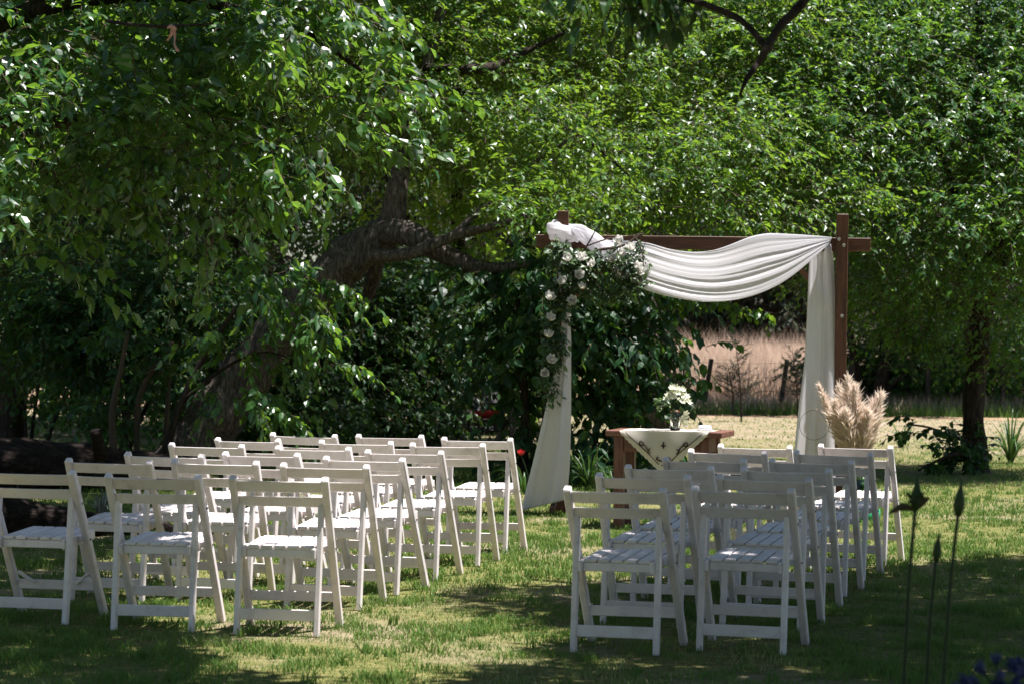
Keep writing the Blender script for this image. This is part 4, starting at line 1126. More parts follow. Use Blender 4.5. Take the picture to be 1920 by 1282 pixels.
V, T = twigs_geo(cl - Dd * .05, Dd, ln, .3, .0025)
link('stems', tri_mesh('stems', V, T), 'twig', gd, world_space=True, kind='stuff')
def petal(w, h, cup, n=5):
    """one cupped petal standing on the origin, opening towards +Y"""
    V, F = [], []
    for i in range(n + 1):
        v = i / n
        ww = w * (math.sin(math.pi * (.12 + .78 * v)) ** .7)
        y = cup * (math.sin(v * 1.5) ** 1.3)
        z = h * v
        for j in range(4):
            u = -1 + 2 * j / 3
            V.append((u * ww / 2, y - abs(u) ** 2 * .25 * ww, z - (abs(u) ** 2) * .12 * h * v + (.006 if i == n and j in (1, 2) else 0)))
    for i in range(n):
        for j in range(3):
            a = i * 4 + j
            F += [(a, a + 1, a + 5), (a, a + 5, a + 4)]
    return np.array(V), np.array(F)
def rose(seed, r=.033):
    r_ = exec_rng(seed)
    parts = []
    for ring_, (cnt, op, hs) in enumerate(((3, .18, 1.05), (4, .36, 1.0), (5, .60, .92), (6, .92, .78))):
        for k in range(cnt):
            a = 6.283 * (k + .37 * ring_ + .3 * r_.rand()) / cnt
            V, F = petal(r * (.95 + .18 * ring_), r * 1.35 * hs * (.9 + .2 * r_.rand()), r * op * (.85 + .3 * r_.rand()))
            c, s = math.cos(a), math.sin(a)
            V = V + np.array([0, r * .10 * ring_, 0])
            V = np.stack([V[:, 0] * c - V[:, 1] * s, V[:, 0] * s + V[:, 1] * c, V[:, 2]], -1)
            parts.append((V, F))
    V, T = join(parts)
    me = tri_mesh('rose', V, T, .35 + .6 * r_.rand(len(V)), smooth=True)
    me.materials.append(M['petal'])
    return me
roses = [rose(s) for s in (1, 2, 3, 4)]
rpx = [(1065, 488), (1089, 486), (1086, 517), (1057, 530), (1090, 541), (1029, 560), (1073, 565), (1162, 476), (1181, 468), (1163, 455), (1193, 502), (1199, 513), (1146, 488), (1031, 598), (1028, 631), (1031, 675), (1022, 699), (1111, 498)]
for k, (a, b) in enumerate(rpx):
    o = link('rose', roses[k % 4], None, gd)
    dirv = Vector((rg.normal(0, .4), -1, .65 + rg.normal(0, .3))).normalized()
    p = px_at(a, b, .325)
    o.matrix_parent_inverse = Matrix.Translation(gd.location).inverted()
    o.matrix_basis = Matrix.Translation(p) @ dirv.to_track_quat('Z', 'Y').to_matrix().to_4x4() @ Matrix.Rotation(rg.rand() * 6, 4, 'Z') @ Matrix.Scale(1.0 + .25 * rg.rand() - (.2 if k in (11, 13, 17) else 0), 4)

# ================================================================== TABLE
TY = R(-16)
tdir = Vector((math.cos(TY), math.sin(TY), 0)); tf = Vector((-tdir.y, tdir.x, 0))
fl = gp(1160, 990)                                       # front left leg
tb = empty('rustic_table', tuple(fl), TY, label='rustic red brown wooden side table with deep apron', cat='table')
TW, TD, TH = .80, .46, .765
leg = .075
def tbar(name, p0, p1, w, h, m, up=(0, 0, 1)):
    return bar(name, p0, p1, w, h, m, tb, up, .004)
for (x, y) in ((0, 0), (TW - .12, 0), (0, TD - .08), (TW - .12, TD - .08)):
    tbar('leg', (x, y, 0), (x, y, TH - .045), leg, leg, 'table', (0, 1, 0))
for k in range(3):
    yy = -.06 + (k + .5) * (TD + .06) / 3
    tbar('top_board', (-.10, yy, TH - .022), (TW + .02, yy, TH - .022), (TD + .06) / 3 - .004, .044, 'table_h')
tbar('apron', (leg / 2, -.015, TH - .105), (TW - .12 - leg / 2, -.015, TH - .105), .025, .12, 'table_h')
tbar('apron', (leg / 2, TD - .065, TH - .105), (TW - .12 - leg / 2, TD - .065, TH - .105), .025, .12, 'table_h')
tbar('apron', (-.01, leg / 2, TH - .105), (-.01, TD - .08 - leg / 2, TH - .105), .025, .12, 'table')
tbar('apron', (TW - .11, leg / 2, TH - .105), (TW - .11, TD - .08 - leg / 2, TH - .105), .025, .12, 'table')
# cloth with a scalloped point hanging over the front edge
tc_ = empty('embroidered_tablecloth', tuple(fl), TY, label='cream scalloped tablecloth with dark embroidered scrolls over the table front', cat='tablecloth')
cx, half, drop = .37, .35, .325
nU, nW = 60, 24
V, F = [], []
yf = -.068
for i in range(nU + 1):
    u = -1 + 2 * i / nU
    x = cx + u * half
    L = drop * (1 - abs(u)) + .012 + .012 * abs(math.sin(math.pi * 11 * abs(u)))
    for j in range(nW + 1):
        v = j / nW
        V.append((x, yf - .006 - .012 * math.sin(v * 2.2) * (1 + .5 * math.sin(u * 7)) , TH + .004 - L * v - (.0 if j else 0)))
for i in range(nU):
    for j in range(nW):
        a = i * (nW + 1) + j
        F += [(a, a + nW + 1, a + nW + 2), (a, a + nW + 2, a + 1)]
n0 = len(V)
for i in range(nU + 1):                                   # part lying on the table top
    u = -1 + 2 * i / nU
    for j in range(5):
        v = j / 4
        V.append((cx + u * half, yf - .006 + v * .40, TH + .004 + .0015 * math.sin(u * 20 + 5 * v)))
for i in range(nU):
    for j in range(4):
        a = n0 + i * 5 + j
        F += [(a, a + 5, a + 6), (a, a + 6, a + 1)]
o = link('cloth', tri_mesh('cloth', np.array(V), np.array(F), smooth=True), 'linen', tc_)
def scroll(pts, r, name='embroidery'):
    P = [Vector((cx + a * half, yf - .0215 - .008 * math.sin(min(1, b) * 2.2), TH - b * drop)) for a, b in pts]
    V, T = tube(P, [r] * len(P), 5, 0, 0, True, 3)
    link(name, tri_mesh(name, V, T), 'thread', tc_)
for s in (-1, 1):
    scroll([(s * .86, .04), (s * .60, .28), (s * .36, .50), (s * .10, .78)], .0035)
    scroll([(s * .44, .30), (s * .50, .24), (s * .54, .27), (s * .52, .34), (s * .45, .32), (s * .38, .38), (s * .34, .47), (s * .29, .52)], .0055)
    scroll([(s * .30, .40), (s * .34, .45)], .005)
    scroll([(s * .12, .60), (s * .15, .65), (s * .10, .68), (s * .02, .70)], .006)
    scroll([(s * .05, .34), (s * .0, .32), (s * .0, .38)], .006)
scroll([(0, .24), (0, .31), (0, .40)], .006)
scroll([(-.04, .80), (.04, .80)], .005)
def trel(x, y, z=0):
    return fl + tdir * x + tf * y + Vector((0, 0, z))
# folded napkin
bm = bmesh.new()
for k in range(3):
    add_bar(bm, (-.055 + .004 * k, .01 * (k - 1), .008 + .014 * k), (.06 - .006 * k, .008 * k, .009 + .014 * k), .07, .0135, (0, 0, 1), .005)
npk = link('folded_napkin', bm_mesh(bm, 'folded_napkin', True), 'voile', None, label='small folded white napkin at the end of the table', cat='napkin')
npk.location = trel(.655, .08, TH + .006)
npk.rotation_euler = (0, 0, TY)
# jar of flowers
jp = trel(.42, .10, TH + .007)
jar = empty('glass_jar', tuple(jp), label='clear glass jar with copper coloured rim on the tablecloth', cat='jar')
def lathe(prof, seg=28):
    V, F = [], []
    for (r, z) in prof:
        for k in range(seg):
            a = 6.283185 * k / seg
            V.append((r * math.cos(a), r * math.sin(a), z))
    for i in range(len(prof) - 1):
        for k in range(seg):
            a, b = i * seg + k, i * seg + (k + 1) % seg
            F += [(a, b, b + seg), (a, b + seg, a + seg)]
    return np.array(V), np.array(F)
V, F = lathe([(.0001, 0), (.036, 0), (.041, .006), (.042, .10), (.039, .125), (.036, .135), (.036, .155), (.033, .155), (.033, .135), (.036, .122), (.039, .10), (.038, .010), (.0001, .008)])
link('glass', tri_mesh('glass', V, F, smooth=True), 'glass', jar)
V, F = lathe([(.0375, .140), (.0385, .143), (.0385, .150), (.0375, .153), (.0362, .153), (.0362, .140), (.0375, .140)])
M['copper'] = plain('copper_band', (0.55, 0.22, 0.12), 0.4, 0.5, 0.7)
link('rim_band', tri_mesh('rim_band', V, F, smooth=True), 'copper', jar)
bq = empty('flower_bouquet', tuple(jp), label='bunch of white blossoms and green leaves standing in the glass jar', cat='flowers')
rg = exec_rng(111)
def star(seed, r=.03):
    r_ = exec_rng(seed); parts = []
    for k in range(6):
        a = 6.283 * k / 6 + .2 * r_.rand()
        V, F = petal(r * .62, r * .55, r * (.75 + .4 * r_.rand()), 4)
        c, s = math.cos(a), math.sin(a)
        parts.append((np.stack([V[:, 0] * c - V[:, 1] * s, V[:, 0] * s + V[:, 1] * c, V[:, 2]], -1), F))
    V, T = join(parts)
    me = tri_mesh('blossom', V, T, .2 + .75 * r_.rand(len(V)), smooth=True); me.materials.append(M['petal_cream'])
    return me
stars = [star(s) for s in (5, 6, 7)]
for k in range(42):
    a, e = rg.rand() * 6.283, rg.rand()
    if k < 36:
        off = Vector((.10 * math.cos(a) * math.sqrt(e) + .005, .07 * math.sin(a) * math.sqrt(e), .215 + .10 * (1 - e) + .02 * rg.normal()))
    else:
        off = Vector((.055 + .02 * rg.rand(), -.03, .05 + .016 * (k - 36)))
    dv = Vector((off.x * 3, off.y * 3 - .35, .35 if k < 36 else -.1)).normalized()
    o = link('blossom', stars[k % 3], None, bq)
    o.matrix_basis = Matrix.Translation(off) @ dv.to_track_quat('Z', 'Y').to_matrix().to_4x4() @ Matrix.Rotation(rg.rand() * 6, 4, 'Z')
    V, T = tube([(off.x * .25, off.y * .25, .02), (off.x * .35, off.y * .35, .13), tuple(off)], [.0022, .002, .0015], 5, 0, 0, True, 3)
    link('stem', tri_mesh('stem', V, T), 'stem', bq)
O = np.array([[jp.x - .02 - .10 * rg.rand(), jp.y + .03 * rg.normal(), jp.z + .19 + .05 * rg.rand()] for _ in range(16)] + [[jp.x + .05 * rg.normal(), jp.y - .02, jp.z + .17 + .03 * rg.rand()] for _ in range(8)])
Dd = unit(rg.normal(0, .4, (24, 3)) + np.array([-.7, -.2, .0]) * (np.arange(24) < 16)[:, None])
P, LD, NR, L, W, tn = spray_leaves(rg, O, Dd, np.full(24, .09), 6, .045, .2, .8, .1, .5)
V, T, tt = leaf_geo(P, LD, NR, L, W, LEAF_NEAR, np.clip(tn + .2, 0, 1))
link('leaves', tri_mesh('leaves', V, T, tt), 'leaf_euc', bq, world_space=True, kind='stuff')

# ================================================================== PAMPAS IN A BOTTLE
vb = gp(1612, 976)
dj = empty('glass_demijohn', tuple(vb), label='round pale green glass demijohn holding the pampas plumes', cat='bottle')
V, F = lathe([(.001, .002), (.12, .002), (.148, .03), (.157, .11), (.155, .19), (.145, .26), (.12, .32), (.08, .365), (.045, .39), (.035, .41), (.033, .45), (.040, .46), (.040, .475), (.031, .475), (.029, .44), (.038, .395), (.075, .36), (.114, .315), (.139, .26), (.149, .19), (.151, .11), (.142, .033), (.115, .008), (.001, .008)], 40)
link('glass', tri_mesh('glass', V, F, smooth=True), 'glass_g', dj)
V, F = lathe([(.150, .002), (.166, .002), (.168, .05), (.165, .10), (.158, .10), (.158, .05), (.150, .002)], 40)
link('plastic_base', tri_mesh('plastic_base', V, F, smooth=True), 'crate', dj)
pm = empty('pampas_bouquet', tuple(vb), label='tall bunch of fluffy beige pampas plumes beside the arch', cat='pampas')
rg = exec_rng(121)
def plume(p0, p1, p2, wid, n, seed):
    """stem from p0 through p1 to tip p2; feathery hairs along the upper part"""
    r_ = exec_rng(seed)
    V, T = tube([p0, p1, p2], [.004, .003, .001], 5, 0, 0, True, 6)
    A, B, C = (np.array(list(p)) for p in (p0, p1, p2))
    t = r_.rand(n) ** .9
    pos = (1 - t)[:, None] ** 2 * A + (2 * t * (1 - t))[:, None] * B + (t ** 2)[:, None] * C
    tan = unit(2 * (1 - t)[:, None] * (B - A) + 2 * t[:, None] * (C - B))
    k = t > .30
    pos, tan, t = pos[k], tan[k], t[k]
    env = np.clip((t - .28) / .22, 0, 1) ** .6 * np.clip((1.06 - t) / .35, 0, 1) ** .5
    outv = unit(r_.normal(0, 1, (len(t), 3)) - tan * 0)
    d = unit(tan * .95 + outv * .62 - UP * .12)
    L = wid * env * (.6 + .9 * r_.rand(len(t))) * np.where(r_.rand(len(t)) < .12, 1.6, 1.0)
    nr = unit(np.cross(d, r_.normal(0, 1, (len(t), 3))))
    tn = np.clip(.35 + .25 * r_.normal(0, 1, len(t)) + .35 * (t - .5), 0, 1)
    hv, ht, hn = leaf_geo(pos, d, nr, L, np.full(len(t), .0045), LEAF_FAR, tn)
    return V, T, hv, ht, hn
heads = [(1537, 722, .02), (1574, 724, .10), (1590, 708, .0), (1604, 722, -.08), (1652, 738, .02), (1640, 752, .12), (1566, 752, -.08), (1628, 770, -.10), (1600, 760, .14), (1585, 770, -.12)]
neck = vb + Vector((0, 0, .44))
for k, (a, b, dy) in enumerate(heads):
    tip = at(a, b, vb.y + dy * 1.4)
    midp = at(1604 + (a - 1604) * .38, 830, vb.y + dy * .5)
    V, T, hv, ht, hn = plume(neck + Vector((.01 * (k % 3 - 1), .008 * (k % 2), -.30)), midp, tip, .088 if k not in (0,) else .065, 1900, 130 + k)
    po = link('plume', tri_mesh('plume', hv, ht, hn), 'plume', pm, world_space=True)
    link('stem', tri_mesh('stem', V, T), 'bud_brown', pm, world_space=True)
for (c0, r0, y0) in (((1527, 796), 28, -.06), ((1588, 775), 18, -.12)):            # curled dry strands
    pts = [at(c0[0] + r0 * math.cos(a), c0[1] + r0 * math.sin(a), vb.y + y0) for a in np.linspace(-.8, 5.0, 26)]
    pts.append(at(1598, 850, vb.y))
    V, T = tube(pts, [.0018] * len(pts), 5)
    link('curled_strand', tri_mesh('curled_strand', V, T), 'bud_brown', pm, world_space=True)

# ================================================================== LOGS
def log(name, pts, label, seed):
    o_ = empty(name, tuple(pts[0][0]), label=label, cat='log')
    V, T = tube([p for p, r in pts], [r for p, r in pts], 20, .14, seed, True, 8)
    link('bark', tri_mesh('bark', V, T, smooth=True), 'log', o_, world_space=True)
    return o_
a, b = gp(-160, 925), gp(345, 915)
lg = log('fallen_log', [(a + Vector((0, 0, .22)), .25), (a * .6 + b * .4 + Vector((0, .05, .22)), .26), (a * .3 + b * .7 + Vector((0, 0, .18)), .22), (b + Vector((0, 0, .13)), .16)], 'thick fallen log lying behind the outer chairs', 3)
s0 = at(182, 840, a.y - .25)
V, T = tube([s0 + Vector((0, .2, -.08)), s0 + Vector((0, 0, .08)), s0 + Vector((-.01, -.05, .16))], [.07, .055, .05], 8, .1, 2, True, 3)
link('branch_stub', tri_mesh('branch_stub', V, T, smooth=True), 'log', lg, world_space=True)
a, b = gp(-140, 1012), gp(322, 1000)
log('gnarled_root_log', [(a + Vector((0, 0, .14)), .17), (a * .65 + b * .35 + Vector((0, .1, .13)), .15), (a * .35 + b * .65 + Vector((0, .05, .07)), .10), (b + Vector((0, 0, .03)), .05)], 'thin gnarled log lying in front of the thick log', 5)
# small bent sapling stems behind the log
def sapling(px, pts, label, seed):
    b0 = gp(*px)
    t_ = empty('bare_sapling', tuple(b0), label=label, cat='sapling')
    V, T = tube([at(a_, c_, b0.y) for a_, c_, r in pts], [r * b0.y / FPX for a_, c_, r in pts], 7, .1, seed, True, 4)
    link('stem', tri_mesh('stem', V, T, smooth=True), 'twig', t_, world_space=True)
    rg_ = exec_rng(seed)
    p = at(pts[-1][0], pts[-1][1], b0.y)
    foliage(t_, rg_, [[p.x, p.y - .1, p.z, .35, .3, .18]], 26, 8, .10, .3, 'leaf_dark', LEAF_NEAR, .4, wr=.6)
    return t_
sapling((215, 905), [(214, 908, 9), (212, 820, 7), (210, 770, 6), (225, 700, 5), (240, 620, 3)], 'straight grey sapling stem just behind the thick log', 1)
sapling((258, 902), [(258, 905, 7), (257, 800, 6), (262, 740, 5), (290, 690, 4), (315, 670, 2)], 'slender sapling with lit leaves beside the straight grey stem', 2)
sapling((285, 898), [(282, 900, 8), (310, 835, 6), (312, 800, 5), (316, 720, 4), (320, 640, 2)], 'crooked sapling curving up beside the leaning trunk', 3)

# ================================================================== STRAP-LEAVED PLANTS
def strap_plant(loc, n, length, label, seed, w=.022, mat='leaf_strap', up=1.0, cat='plant', name='strap_leaf_plant', each=True):
    t_ = empty(name, tuple(loc), label=label, cat=cat)
    r_ = exec_rng(seed)
    for k in range(n):
        a = r_.rand() * 6.283
        L = length * (.55 + .6 * r_.rand())
        sp_ = .35 + .65 * r_.rand()
        pts, m = [], 7
        for i in range(m + 1):
            s = i / m
            rr = sp_ * L * (s ** 1.4) * .75
            z = L * up * (s * (1.05 - .25 * sp_) - .62 * sp_ * s * s * s)
            pts.append(np.array([math.cos(a) * (rr + .02), math.sin(a) * (rr + .02), z - .01]))
        side = np.array([-math.sin(a), math.cos(a), 0])
        V, F = [], []
        for i, p in enumerate(pts):
            ww = w * (1 - (i / m) ** 2.5) * .5 + .0008
            V += [p - side * ww, p + UP * (-.25 * ww), p + side * ww]
        for i in range(m):
            for j in range(2):
                q = i * 3 + j
                F += [(q, q + 1, q + 4), (q, q + 4, q + 3)]
        link('leaf', tri_mesh('leaf', np.array(V), np.array(F), np.full(len(V), .2 + .6 * r_.rand())), mat, t_)
    return t_
strap_plant(gp(1895, 868), 55, .85, 'spiky strap leaved clump on the lawn beside the dark trunk', 1)
strap_plant(gp(1105, 918), 60, .62, 'strap leaved clump at the foot of the shrub behind the arch', 2, .02)
strap_plant(gp(1150, 925), 40, .45, 'low grassy clump between the arch and the rustic table', 3, .016)
strap_plant(gp(985, 925), 30, .5, 'grassy clump beside the drape foot and red flower', 4, .016)
strap_plant(gp(420, 905), 40, .6, 'strap leaved clump at the base of the old leaning trunk', 5, .02)
strap_plant(gp(1690, 838), 26, .5, 'small dark leafy clump on the lawn past the pampas plumes', 7, .03)
strap_plant(gp(190, 965), 60, .34, 'silvery grey sprigs growing between the two logs', 6, .008, 'leaf_grey')
strap_plant(gp(40, 958), 40, .30, 'small silvery tuft against the near side of the thick log', 8, .008, 'leaf_grey')
# red flower
rf_b = gp(990, 930)
rf = empty('red_flower', tuple(rf_b), label='single red flower on a green stem beside the drape', cat='flower')
hd = at(977, 852, rf_b.y)
V, T = tube([rf_b, (rf_b + hd) / 2 + Vector((.03, 0, 0)), hd], [.005, .005, .004], 6, 0, 0, True, 4)
link('stem', tri_mesh('stem', V, T), 'stem', rf, world_space=True)
o = link('bloom', roses[0].copy(), None, rf)
o.data.materials.clear(); o.data.materials.append(M['petal_red'])
o.matrix_parent_inverse = Matrix.Translation(rf.location).inverted()
o.matrix_basis = Matrix.Translation(hd) @ Matrix.Scale(1.0, 4)

# ================================================================== BLACK GARDEN CHAIRS
def garden_chair(name, loc, rz, label, cushion=False):
    t_ = empty(name, tuple(loc), rz, label=label, cat='chair', group='black slatted garden chairs')
    # chair faces local -Y (towards the camera when rz = 0)
    for s in (-1, 1):
        bar('front_leg', (s * .33, -.30, 0), (s * .33, -.30, .54), .10, .03, 'adiron', t_, (0, 1, 0))
        bar('rear_leg', (s * .29, -.28, .36), (s * .29, .52, .02), .03, .11, 'adiron', t_)
        bar('arm_rest', (s * .36, -.40, .56), (s * .36, .40, .56), .14, .025, 'adiron', t_)
        bar('arm_support', (s * .33, .22, .12), (s * .33, .30, .55), .06, .03, 'adiron', t_, (0, 1, 0))
    for k in range(5):
        bar('seat_slat', (-.28, -.28 + .105 * k, .375 - .042 * k), (.28, -.28 + .105 * k, .375 - .042 * k), .09, .02, 'adiron', t_)
    for k in range(5):
        x = (-2 + k) * .115
        h = 1.0 - .045 * abs(k - 2) ** 1.6
        bar('back_slat', (x * .85, .20, .20), (x * 1.25, .20 + .42 * h, h), .10, .02, 'adiron', t_, (0, 1, 0))
    bar('back_rail', (-.36, .40, .56), (.36, .40, .56), .07, .03, 'adiron', t_)
    bar('back_rail', (-.30, .605, .90), (.30, .605, .90), .06, .025, 'adiron', t_)
    if cushion:
        c_ = empty('red_cushion', tuple(loc), rz, label='red cushion lying on the seat of the black garden chair', cat='cushion')
        bm = bmesh.new()
        bmesh.ops.create_cube(bm, size=1)
        bmesh.ops.subdivide_edges(bm, edges=bm.edges[:], cuts=7, use_grid_fill=True)
        for v in bm.verts:
            x, y, z = v.co
            p = (1 - (2 * x) ** 4) * (1 - (2 * y) ** 4)
            v.co = (x * .44, y * .40 - .05, .385 + z * (.03 + .09 * max(p, 0)) - (y) * .16)
        link('pad', bm_mesh(bm, 'pad', True), 'cushion', c_)
gc = gp(905, 838)
garden_chair('garden_chair', gc, R(14), 'black slatted garden chair with a red cushion under the trees', True)
garden_chair('garden_chair', Vector(gp(1213, 836)), R(-150), 'black slatted garden chair turned away behind the broad leaved shrub')

# ================================================================== FENCE AND FIELD THINGS
f0 = gp(1316, 762)
fn = empty('wire_fence', (f0.x, 46.0, 0), label='old wire fence on leaning grey posts along the dry field', cat='fence')
fy = 46.0
fxs = [at(px_, 700, fy).x for px_ in (300, 470, 640, 820, 1000, 1150, 1317, 1461, 1600, 1740, 1880)]
for k, x in enumerate(fxs):
    tilt = .17 if k in (6,) else (.15 if k == 7 else .03 * math.sin(k * 2.1))
    bm = bmesh.new()
    p0, p1 = Vector((x - fn.location.x, 0, -.1)), Vector((x - fn.location.x + tilt, 0, 1.02))
    add_bar(bm, p0, p1, .085, .075, (0, 1, 0), .012)
    link('post', bm_mesh(bm, 'post'), 'post', fn)
xp = at(1281, 700, fy).x - fn.location.x
bar('steel_picket', (xp, .05, -.1), (xp + .02, .05, 1.12), .035, .03, 'post', fn, (0, 1, 0), .004)
for z in (.95, .68, .42, .18):
    pts = []
    for k, x in enumerate(fxs):
        pts.append(Vector((x - fn.location.x, -.045, z)))
        if k < len(fxs) - 1:
            pts.append(Vector(((x + fxs[k + 1]) / 2 - fn.location.x, -.045, z - .025)))
    V, T = tube(pts, [.0028] * len(pts), 4, 0, 0, True, 2)
    link('wire', tri_mesh('wire', V, T), 'wire', fn)
def pine_sapling(px, py, h, label, seed):
    b0 = gp(px, py)
    t_ = empty('young_conifer', tuple(b0), label=label, cat='sapling')
    r_ = exec_rng(seed)
    V, T = tube([b0, b0 + Vector((-.03, 0, h * .5)), b0 + Vector((-.12, 0, h))], [.016, .011, .004], 6, 0, 0, True, 3)
    parts = [(V, T)]
    n = 26
    z = h * (.25 + .75 * r_.rand(n)); a = r_.rand(n) * 6.283
    O = np.stack([b0.x - .12 * (z / h) ** 2, b0.y + 0 * z, z], -1)
    Dr = unit(np.stack([np.cos(a), np.sin(a) * .6, .55 + 0 * a], -1))
    ln = .16 + .30 * (1.1 - z / h) + .1 * r_.rand(n)
    link('stem', tri_mesh('stem', V, T), 'bark_d', t_, world_space=True)
    V, T = twigs_geo(O, Dr, ln, .1, .006)
    link('twigs', tri_mesh('twigs', V, T), 'bark_d', t_, world_space=True, kind='stuff')
    P, LD, NR, L, W, tn = spray_leaves(r_, O, Dr, ln, 16, .10, .1, .6, -.2, .10)
    V, T, tt = leaf_geo(P, LD, NR, L, W + .004, LEAF_FAR, tn)
    link('needles', tri_mesh('needles', V, T, tt), 'leaf_pine', t_, world_space=True, kind='stuff')
pine_sapling(1390, 790, 1.35, 'thin dark young conifer standing before the fence between two posts', 1)
pine_sapling(1375, 778, .95, 'shorter thin conifer seedling beside the young conifer at the fence', 2)
pine_sapling(1496, 782, 1.25, 'thin conifer sapling at the fence just beside the drape tail', 3)
pine_sapling(1262, 778, .9, 'thin sapling at the fence by the steel picket', 4)
# red brick heap beyond the field
bp = Vector((at(1308, 650, 92).x, 92, 0))
bk = empty('brick_stack', tuple(bp), label='stack of red bricks at the far side of the dry field', cat='bricks')
bmB = bmesh.new(); add_bar(bmB, (-.125, 0, 0), (.125, 0, 0), .12, .068, (0, 0, 1), .006); brick_me = bm_mesh(bmB, 'brick'); brick_me.materials.append(M['brick'])
for r_ in range(17):
    for c in range(5):
        o = link('brick', brick_me, None, bk)
        o.location = (-1.0 + c * .265 + (.13 if r_ % 2 else 0), .01 * ((c * 7 + r_ * 3) % 3), .035 + r_ * .074)

# ================================================================== RIBBON AND FOREGROUND FLOWERS
rbp = at(322, 52, 16.0)
rib = empty('pink_ribbon', tuple(rbp), label='small pink ribbon tied to the hanging broad leaved branch', cat='ribbon')
def strip(pts, w, name, parent, m):
    V, F = [], []
    for i, p in enumerate(pts):
        ww = w * (.5 + .5 * math.cos(i * 1.1)) * .5 + w * .25
        V += [Vector(p) + Vector((-ww, .4 * ww * math.sin(i * 1.7), 0)), Vector(p) + Vector((ww, -.4 * ww * math.sin(i * 1.7), 0))]
    for i in range(len(pts) - 1):
        F += [(2 * i, 2 * i + 1, 2 * i + 3), (2 * i, 2 * i + 3, 2 * i + 2)]
    o = link(name, tri_mesh(name, np.array([list(v) for v in V]), np.array(F), smooth=True), m, parent, world_space=True)
    md = o.modifiers.new('thickness', 'SOLIDIFY'); md.thickness = .001
strip([at(a_, b_, 16.0 + .02 * k) for k, (a_, b_) in enumerate(((326, 53), (324, 60), (321, 66), (317, 72), (313, 77)))], .030, 'tail', rib, 'ribbon')
strip([at(a_, b_, 16.0 - .01 * k) for k, (a_, b_) in enumerate(((323, 53), (327, 58), (328, 70), (327, 82), (330, 90), (334, 97)))], .022, 'tail', rib, 'ribbon')
V, T = tube([at(314, 53, 15.98), at(320, 50, 15.95), at(327, 53, 15.96), at(322, 58, 15.97)], [.006, .013, .012, .006], 8, 0, 0, True, 3)
link('knot', tri_mesh('knot', V, T, smooth=True), 'ribbon', rib, world_space=True)
V, T = tube([at(200, 40, 16.15), at(262, 48, 16.0), at(323, 50, 16.0), at(400, 45, 16.1)], [.012, .011, .010, .006], 6, 0, 0, True, 3)
link('limb', tri_mesh('limb', V, T), 'bark_d', hang, world_space=True)

def agapanthus(px_top, py_top, px_bot, d, label, opened=False, sc=1.0):
    tip = at(px_top, py_top, d)
    foot = at(px_bot, 1282, d)
    dirv = (foot - tip)
    ft_ = tip + dirv * (tip.z / -dirv.z)
    ft_.z = 0
    t_ = empty('agapanthus_stem', tuple(ft_), label=label, cat='flower', group='agapanthus stems in the foreground')
    pts = [ft_, ft_ * .55 + tip * .45 + Vector((.01, 0, 0)), ft_ * .2 + tip * .8, tip]
    V, T = tube(pts, [.0070, .0062, .0055, .005], 8, 0, 0, True, 5)
    link('stem', tri_mesh('stem', V, T, smooth=True), 'stem', t_, world_space=True)
    ax = (tip - pts[2]).normalized()
    V, F = lathe([(.0005, -.004), (.008, 0), (.0145, .018), (.016, .034), (.012, .054), (.006, .074), (.0025, .092), (.0004, .104)], 12)
    q = ax.to_track_quat('Z', 'Y').to_matrix()
    V = np.array([list(q @ Vector(v) * (sc * 1.05) + tip) for v in V])
    link('bud', tri_mesh('bud', V, F, smooth=True), 'bud', t_, world_space=True)
    if opened:
        r_ = exec_rng(4)
        for k in range(16):
            a_ = r_.rand() * 6.283
            e = tip + Vector((.024 * math.cos(a_), .024 * math.sin(a_), .02 + .03 * r_.rand()))
            V, T = tube([tip + Vector((0, 0, .01)), (tip + e) / 2 + Vector((0, 0, .008)), e], [.003, .004, .006], 6, 0, 0, True, 3)
            link('floret_bud', tri_mesh('floret_bud', V, T, smooth=True), 'bud', t_, world_space=True)
        for (dx, dz) in ((-.075, -.012), (.04, .035)):
            V, T = tube([tip, tip + Vector((dx * .5, 0, dz * .3 + .012)), tip + Vector((dx, 0, dz))], [.006, .012, .002], 6, 0, 0, True, 4)
            link('bract', tri_mesh('bract', V, T, smooth=True), 'bud_brown', t_, world_space=True)
    return t_
agapanthus(1716, 955, 1688, 6.9, 'opened green agapanthus head on a tall stem in the foreground shade', True)
agapanthus(1796, 966, 1762, 6.8, 'tallest closed agapanthus bud on a stem in the foreground', False)
agapanthus(1755, 1052, 1732, 7.2, 'shorter closed agapanthus bud between two taller foreground stems', False, .85)
lfb = gp(352, 905)
t_ = empty('budding_stem', tuple(lfb), label='thin green stem with one bud rising beside the leaning trunk', cat='flower')
tp_ = at(350, 748, lfb.y)
V, T = tube([lfb, lfb * .5 + tp_ * .5 + Vector((-.02, 0, 0)), tp_], [.008, .007, .006], 6, 0, 0, True, 4)
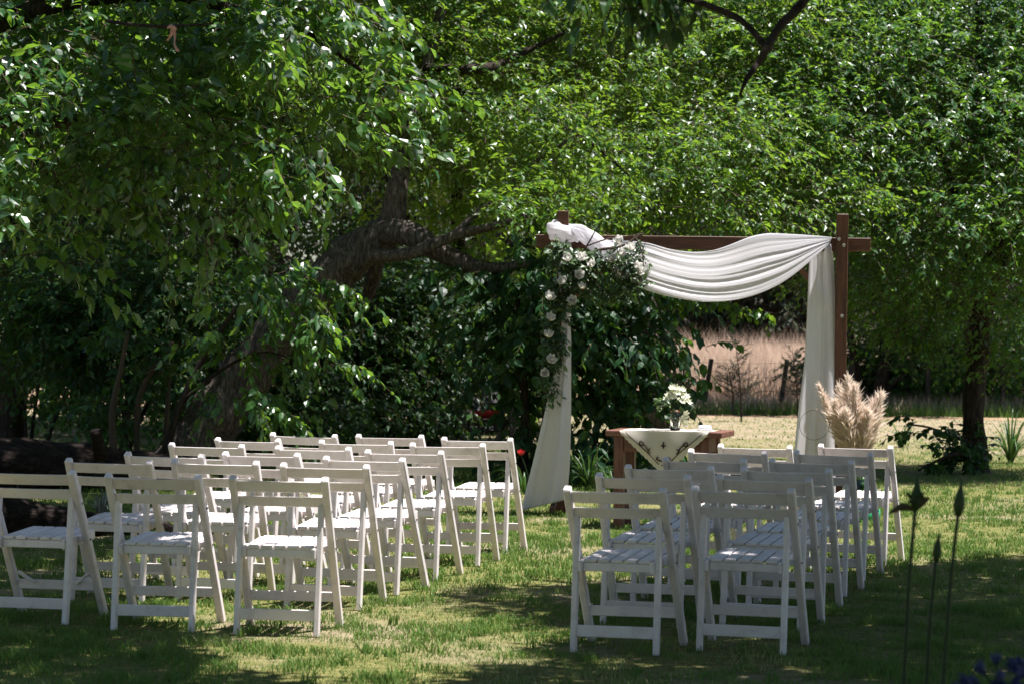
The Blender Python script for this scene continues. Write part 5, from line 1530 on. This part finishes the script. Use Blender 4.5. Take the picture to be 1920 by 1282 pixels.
link('stem', tri_mesh('stem', V, T), 'stem', t_, world_space=True)
V, F = lathe([(.0005, -.004), (.010, 0), (.018, .02), (.019, .04), (.012, .065), (.0004, .11)], 10)
link('bud', tri_mesh('bud', V + np.array(list(tp_)), F, smooth=True), 'bud_brown', t_, world_space=True)
# blue agapanthus heads, low in the foreground corner
def blue_head(px, py, d, label, seed, n=22, r=.07):
    c = at(px, py, d)
    t_ = empty('blue_agapanthus', (c.x, c.y, 0), label=label, cat='flower', group='blue agapanthus flowers in the foreground')
    V, T = tube([(0, 0, 0), (.01, 0, c.z * .5), (0, 0, c.z)], [.007, .006, .005], 8, 0, 0, True, 4)
    link('stem', tri_mesh('stem', V, T), 'stem', t_)
    r_ = exec_rng(seed)
    for k in range(n):
        dv = Vector(r_.normal(0, 1, 3)); dv.z = abs(dv.z) * .8 + .05; dv.normalize()
        p = Vector((0, 0, c.z)) + dv * r * (.75 + .4 * r_.rand())
        V, T = tube([(0, 0, c.z), tuple(p)], [.002, .002], 5)
        link('pedicel', tri_mesh('pedicel', V, T), 'stem', t_)
        parts = []
        for q in range(6):
            a = 6.283 * q / 6
            PV, PF = petal(.012, .026, .014, 3)
            cc, ss = math.cos(a), math.sin(a)
            parts.append((np.stack([PV[:, 0] * cc - PV[:, 1] * ss, PV[:, 0] * ss + PV[:, 1] * cc, PV[:, 2]], -1), PF))
        V, T = join(parts)
        qm = dv.to_track_quat('Z', 'Y').to_matrix()
        V = np.array([list(qm @ Vector(v) + p) for v in V])
        link('floret', tri_mesh('floret', V, T, r_.rand(len(V)), smooth=True), 'petal_blue', t_)
blue_head(1872, 1300, 5.6, 'blue agapanthus flower head low in the foreground shade', 1)
blue_head(1950, 1270, 5.9, 'second blue agapanthus head rising behind the low blue one', 2, 16, .06)
strap_plant(Vector((at(1900, 1282, 5.7).x, 5.7, 0)), 46, .75, 'strap leaves of the blue agapanthus clump in the foreground', 9, .026)
print('objects', len(bpy.data.objects), 'tris', sum(len(m.polygons) for m in bpy.data.meshes))
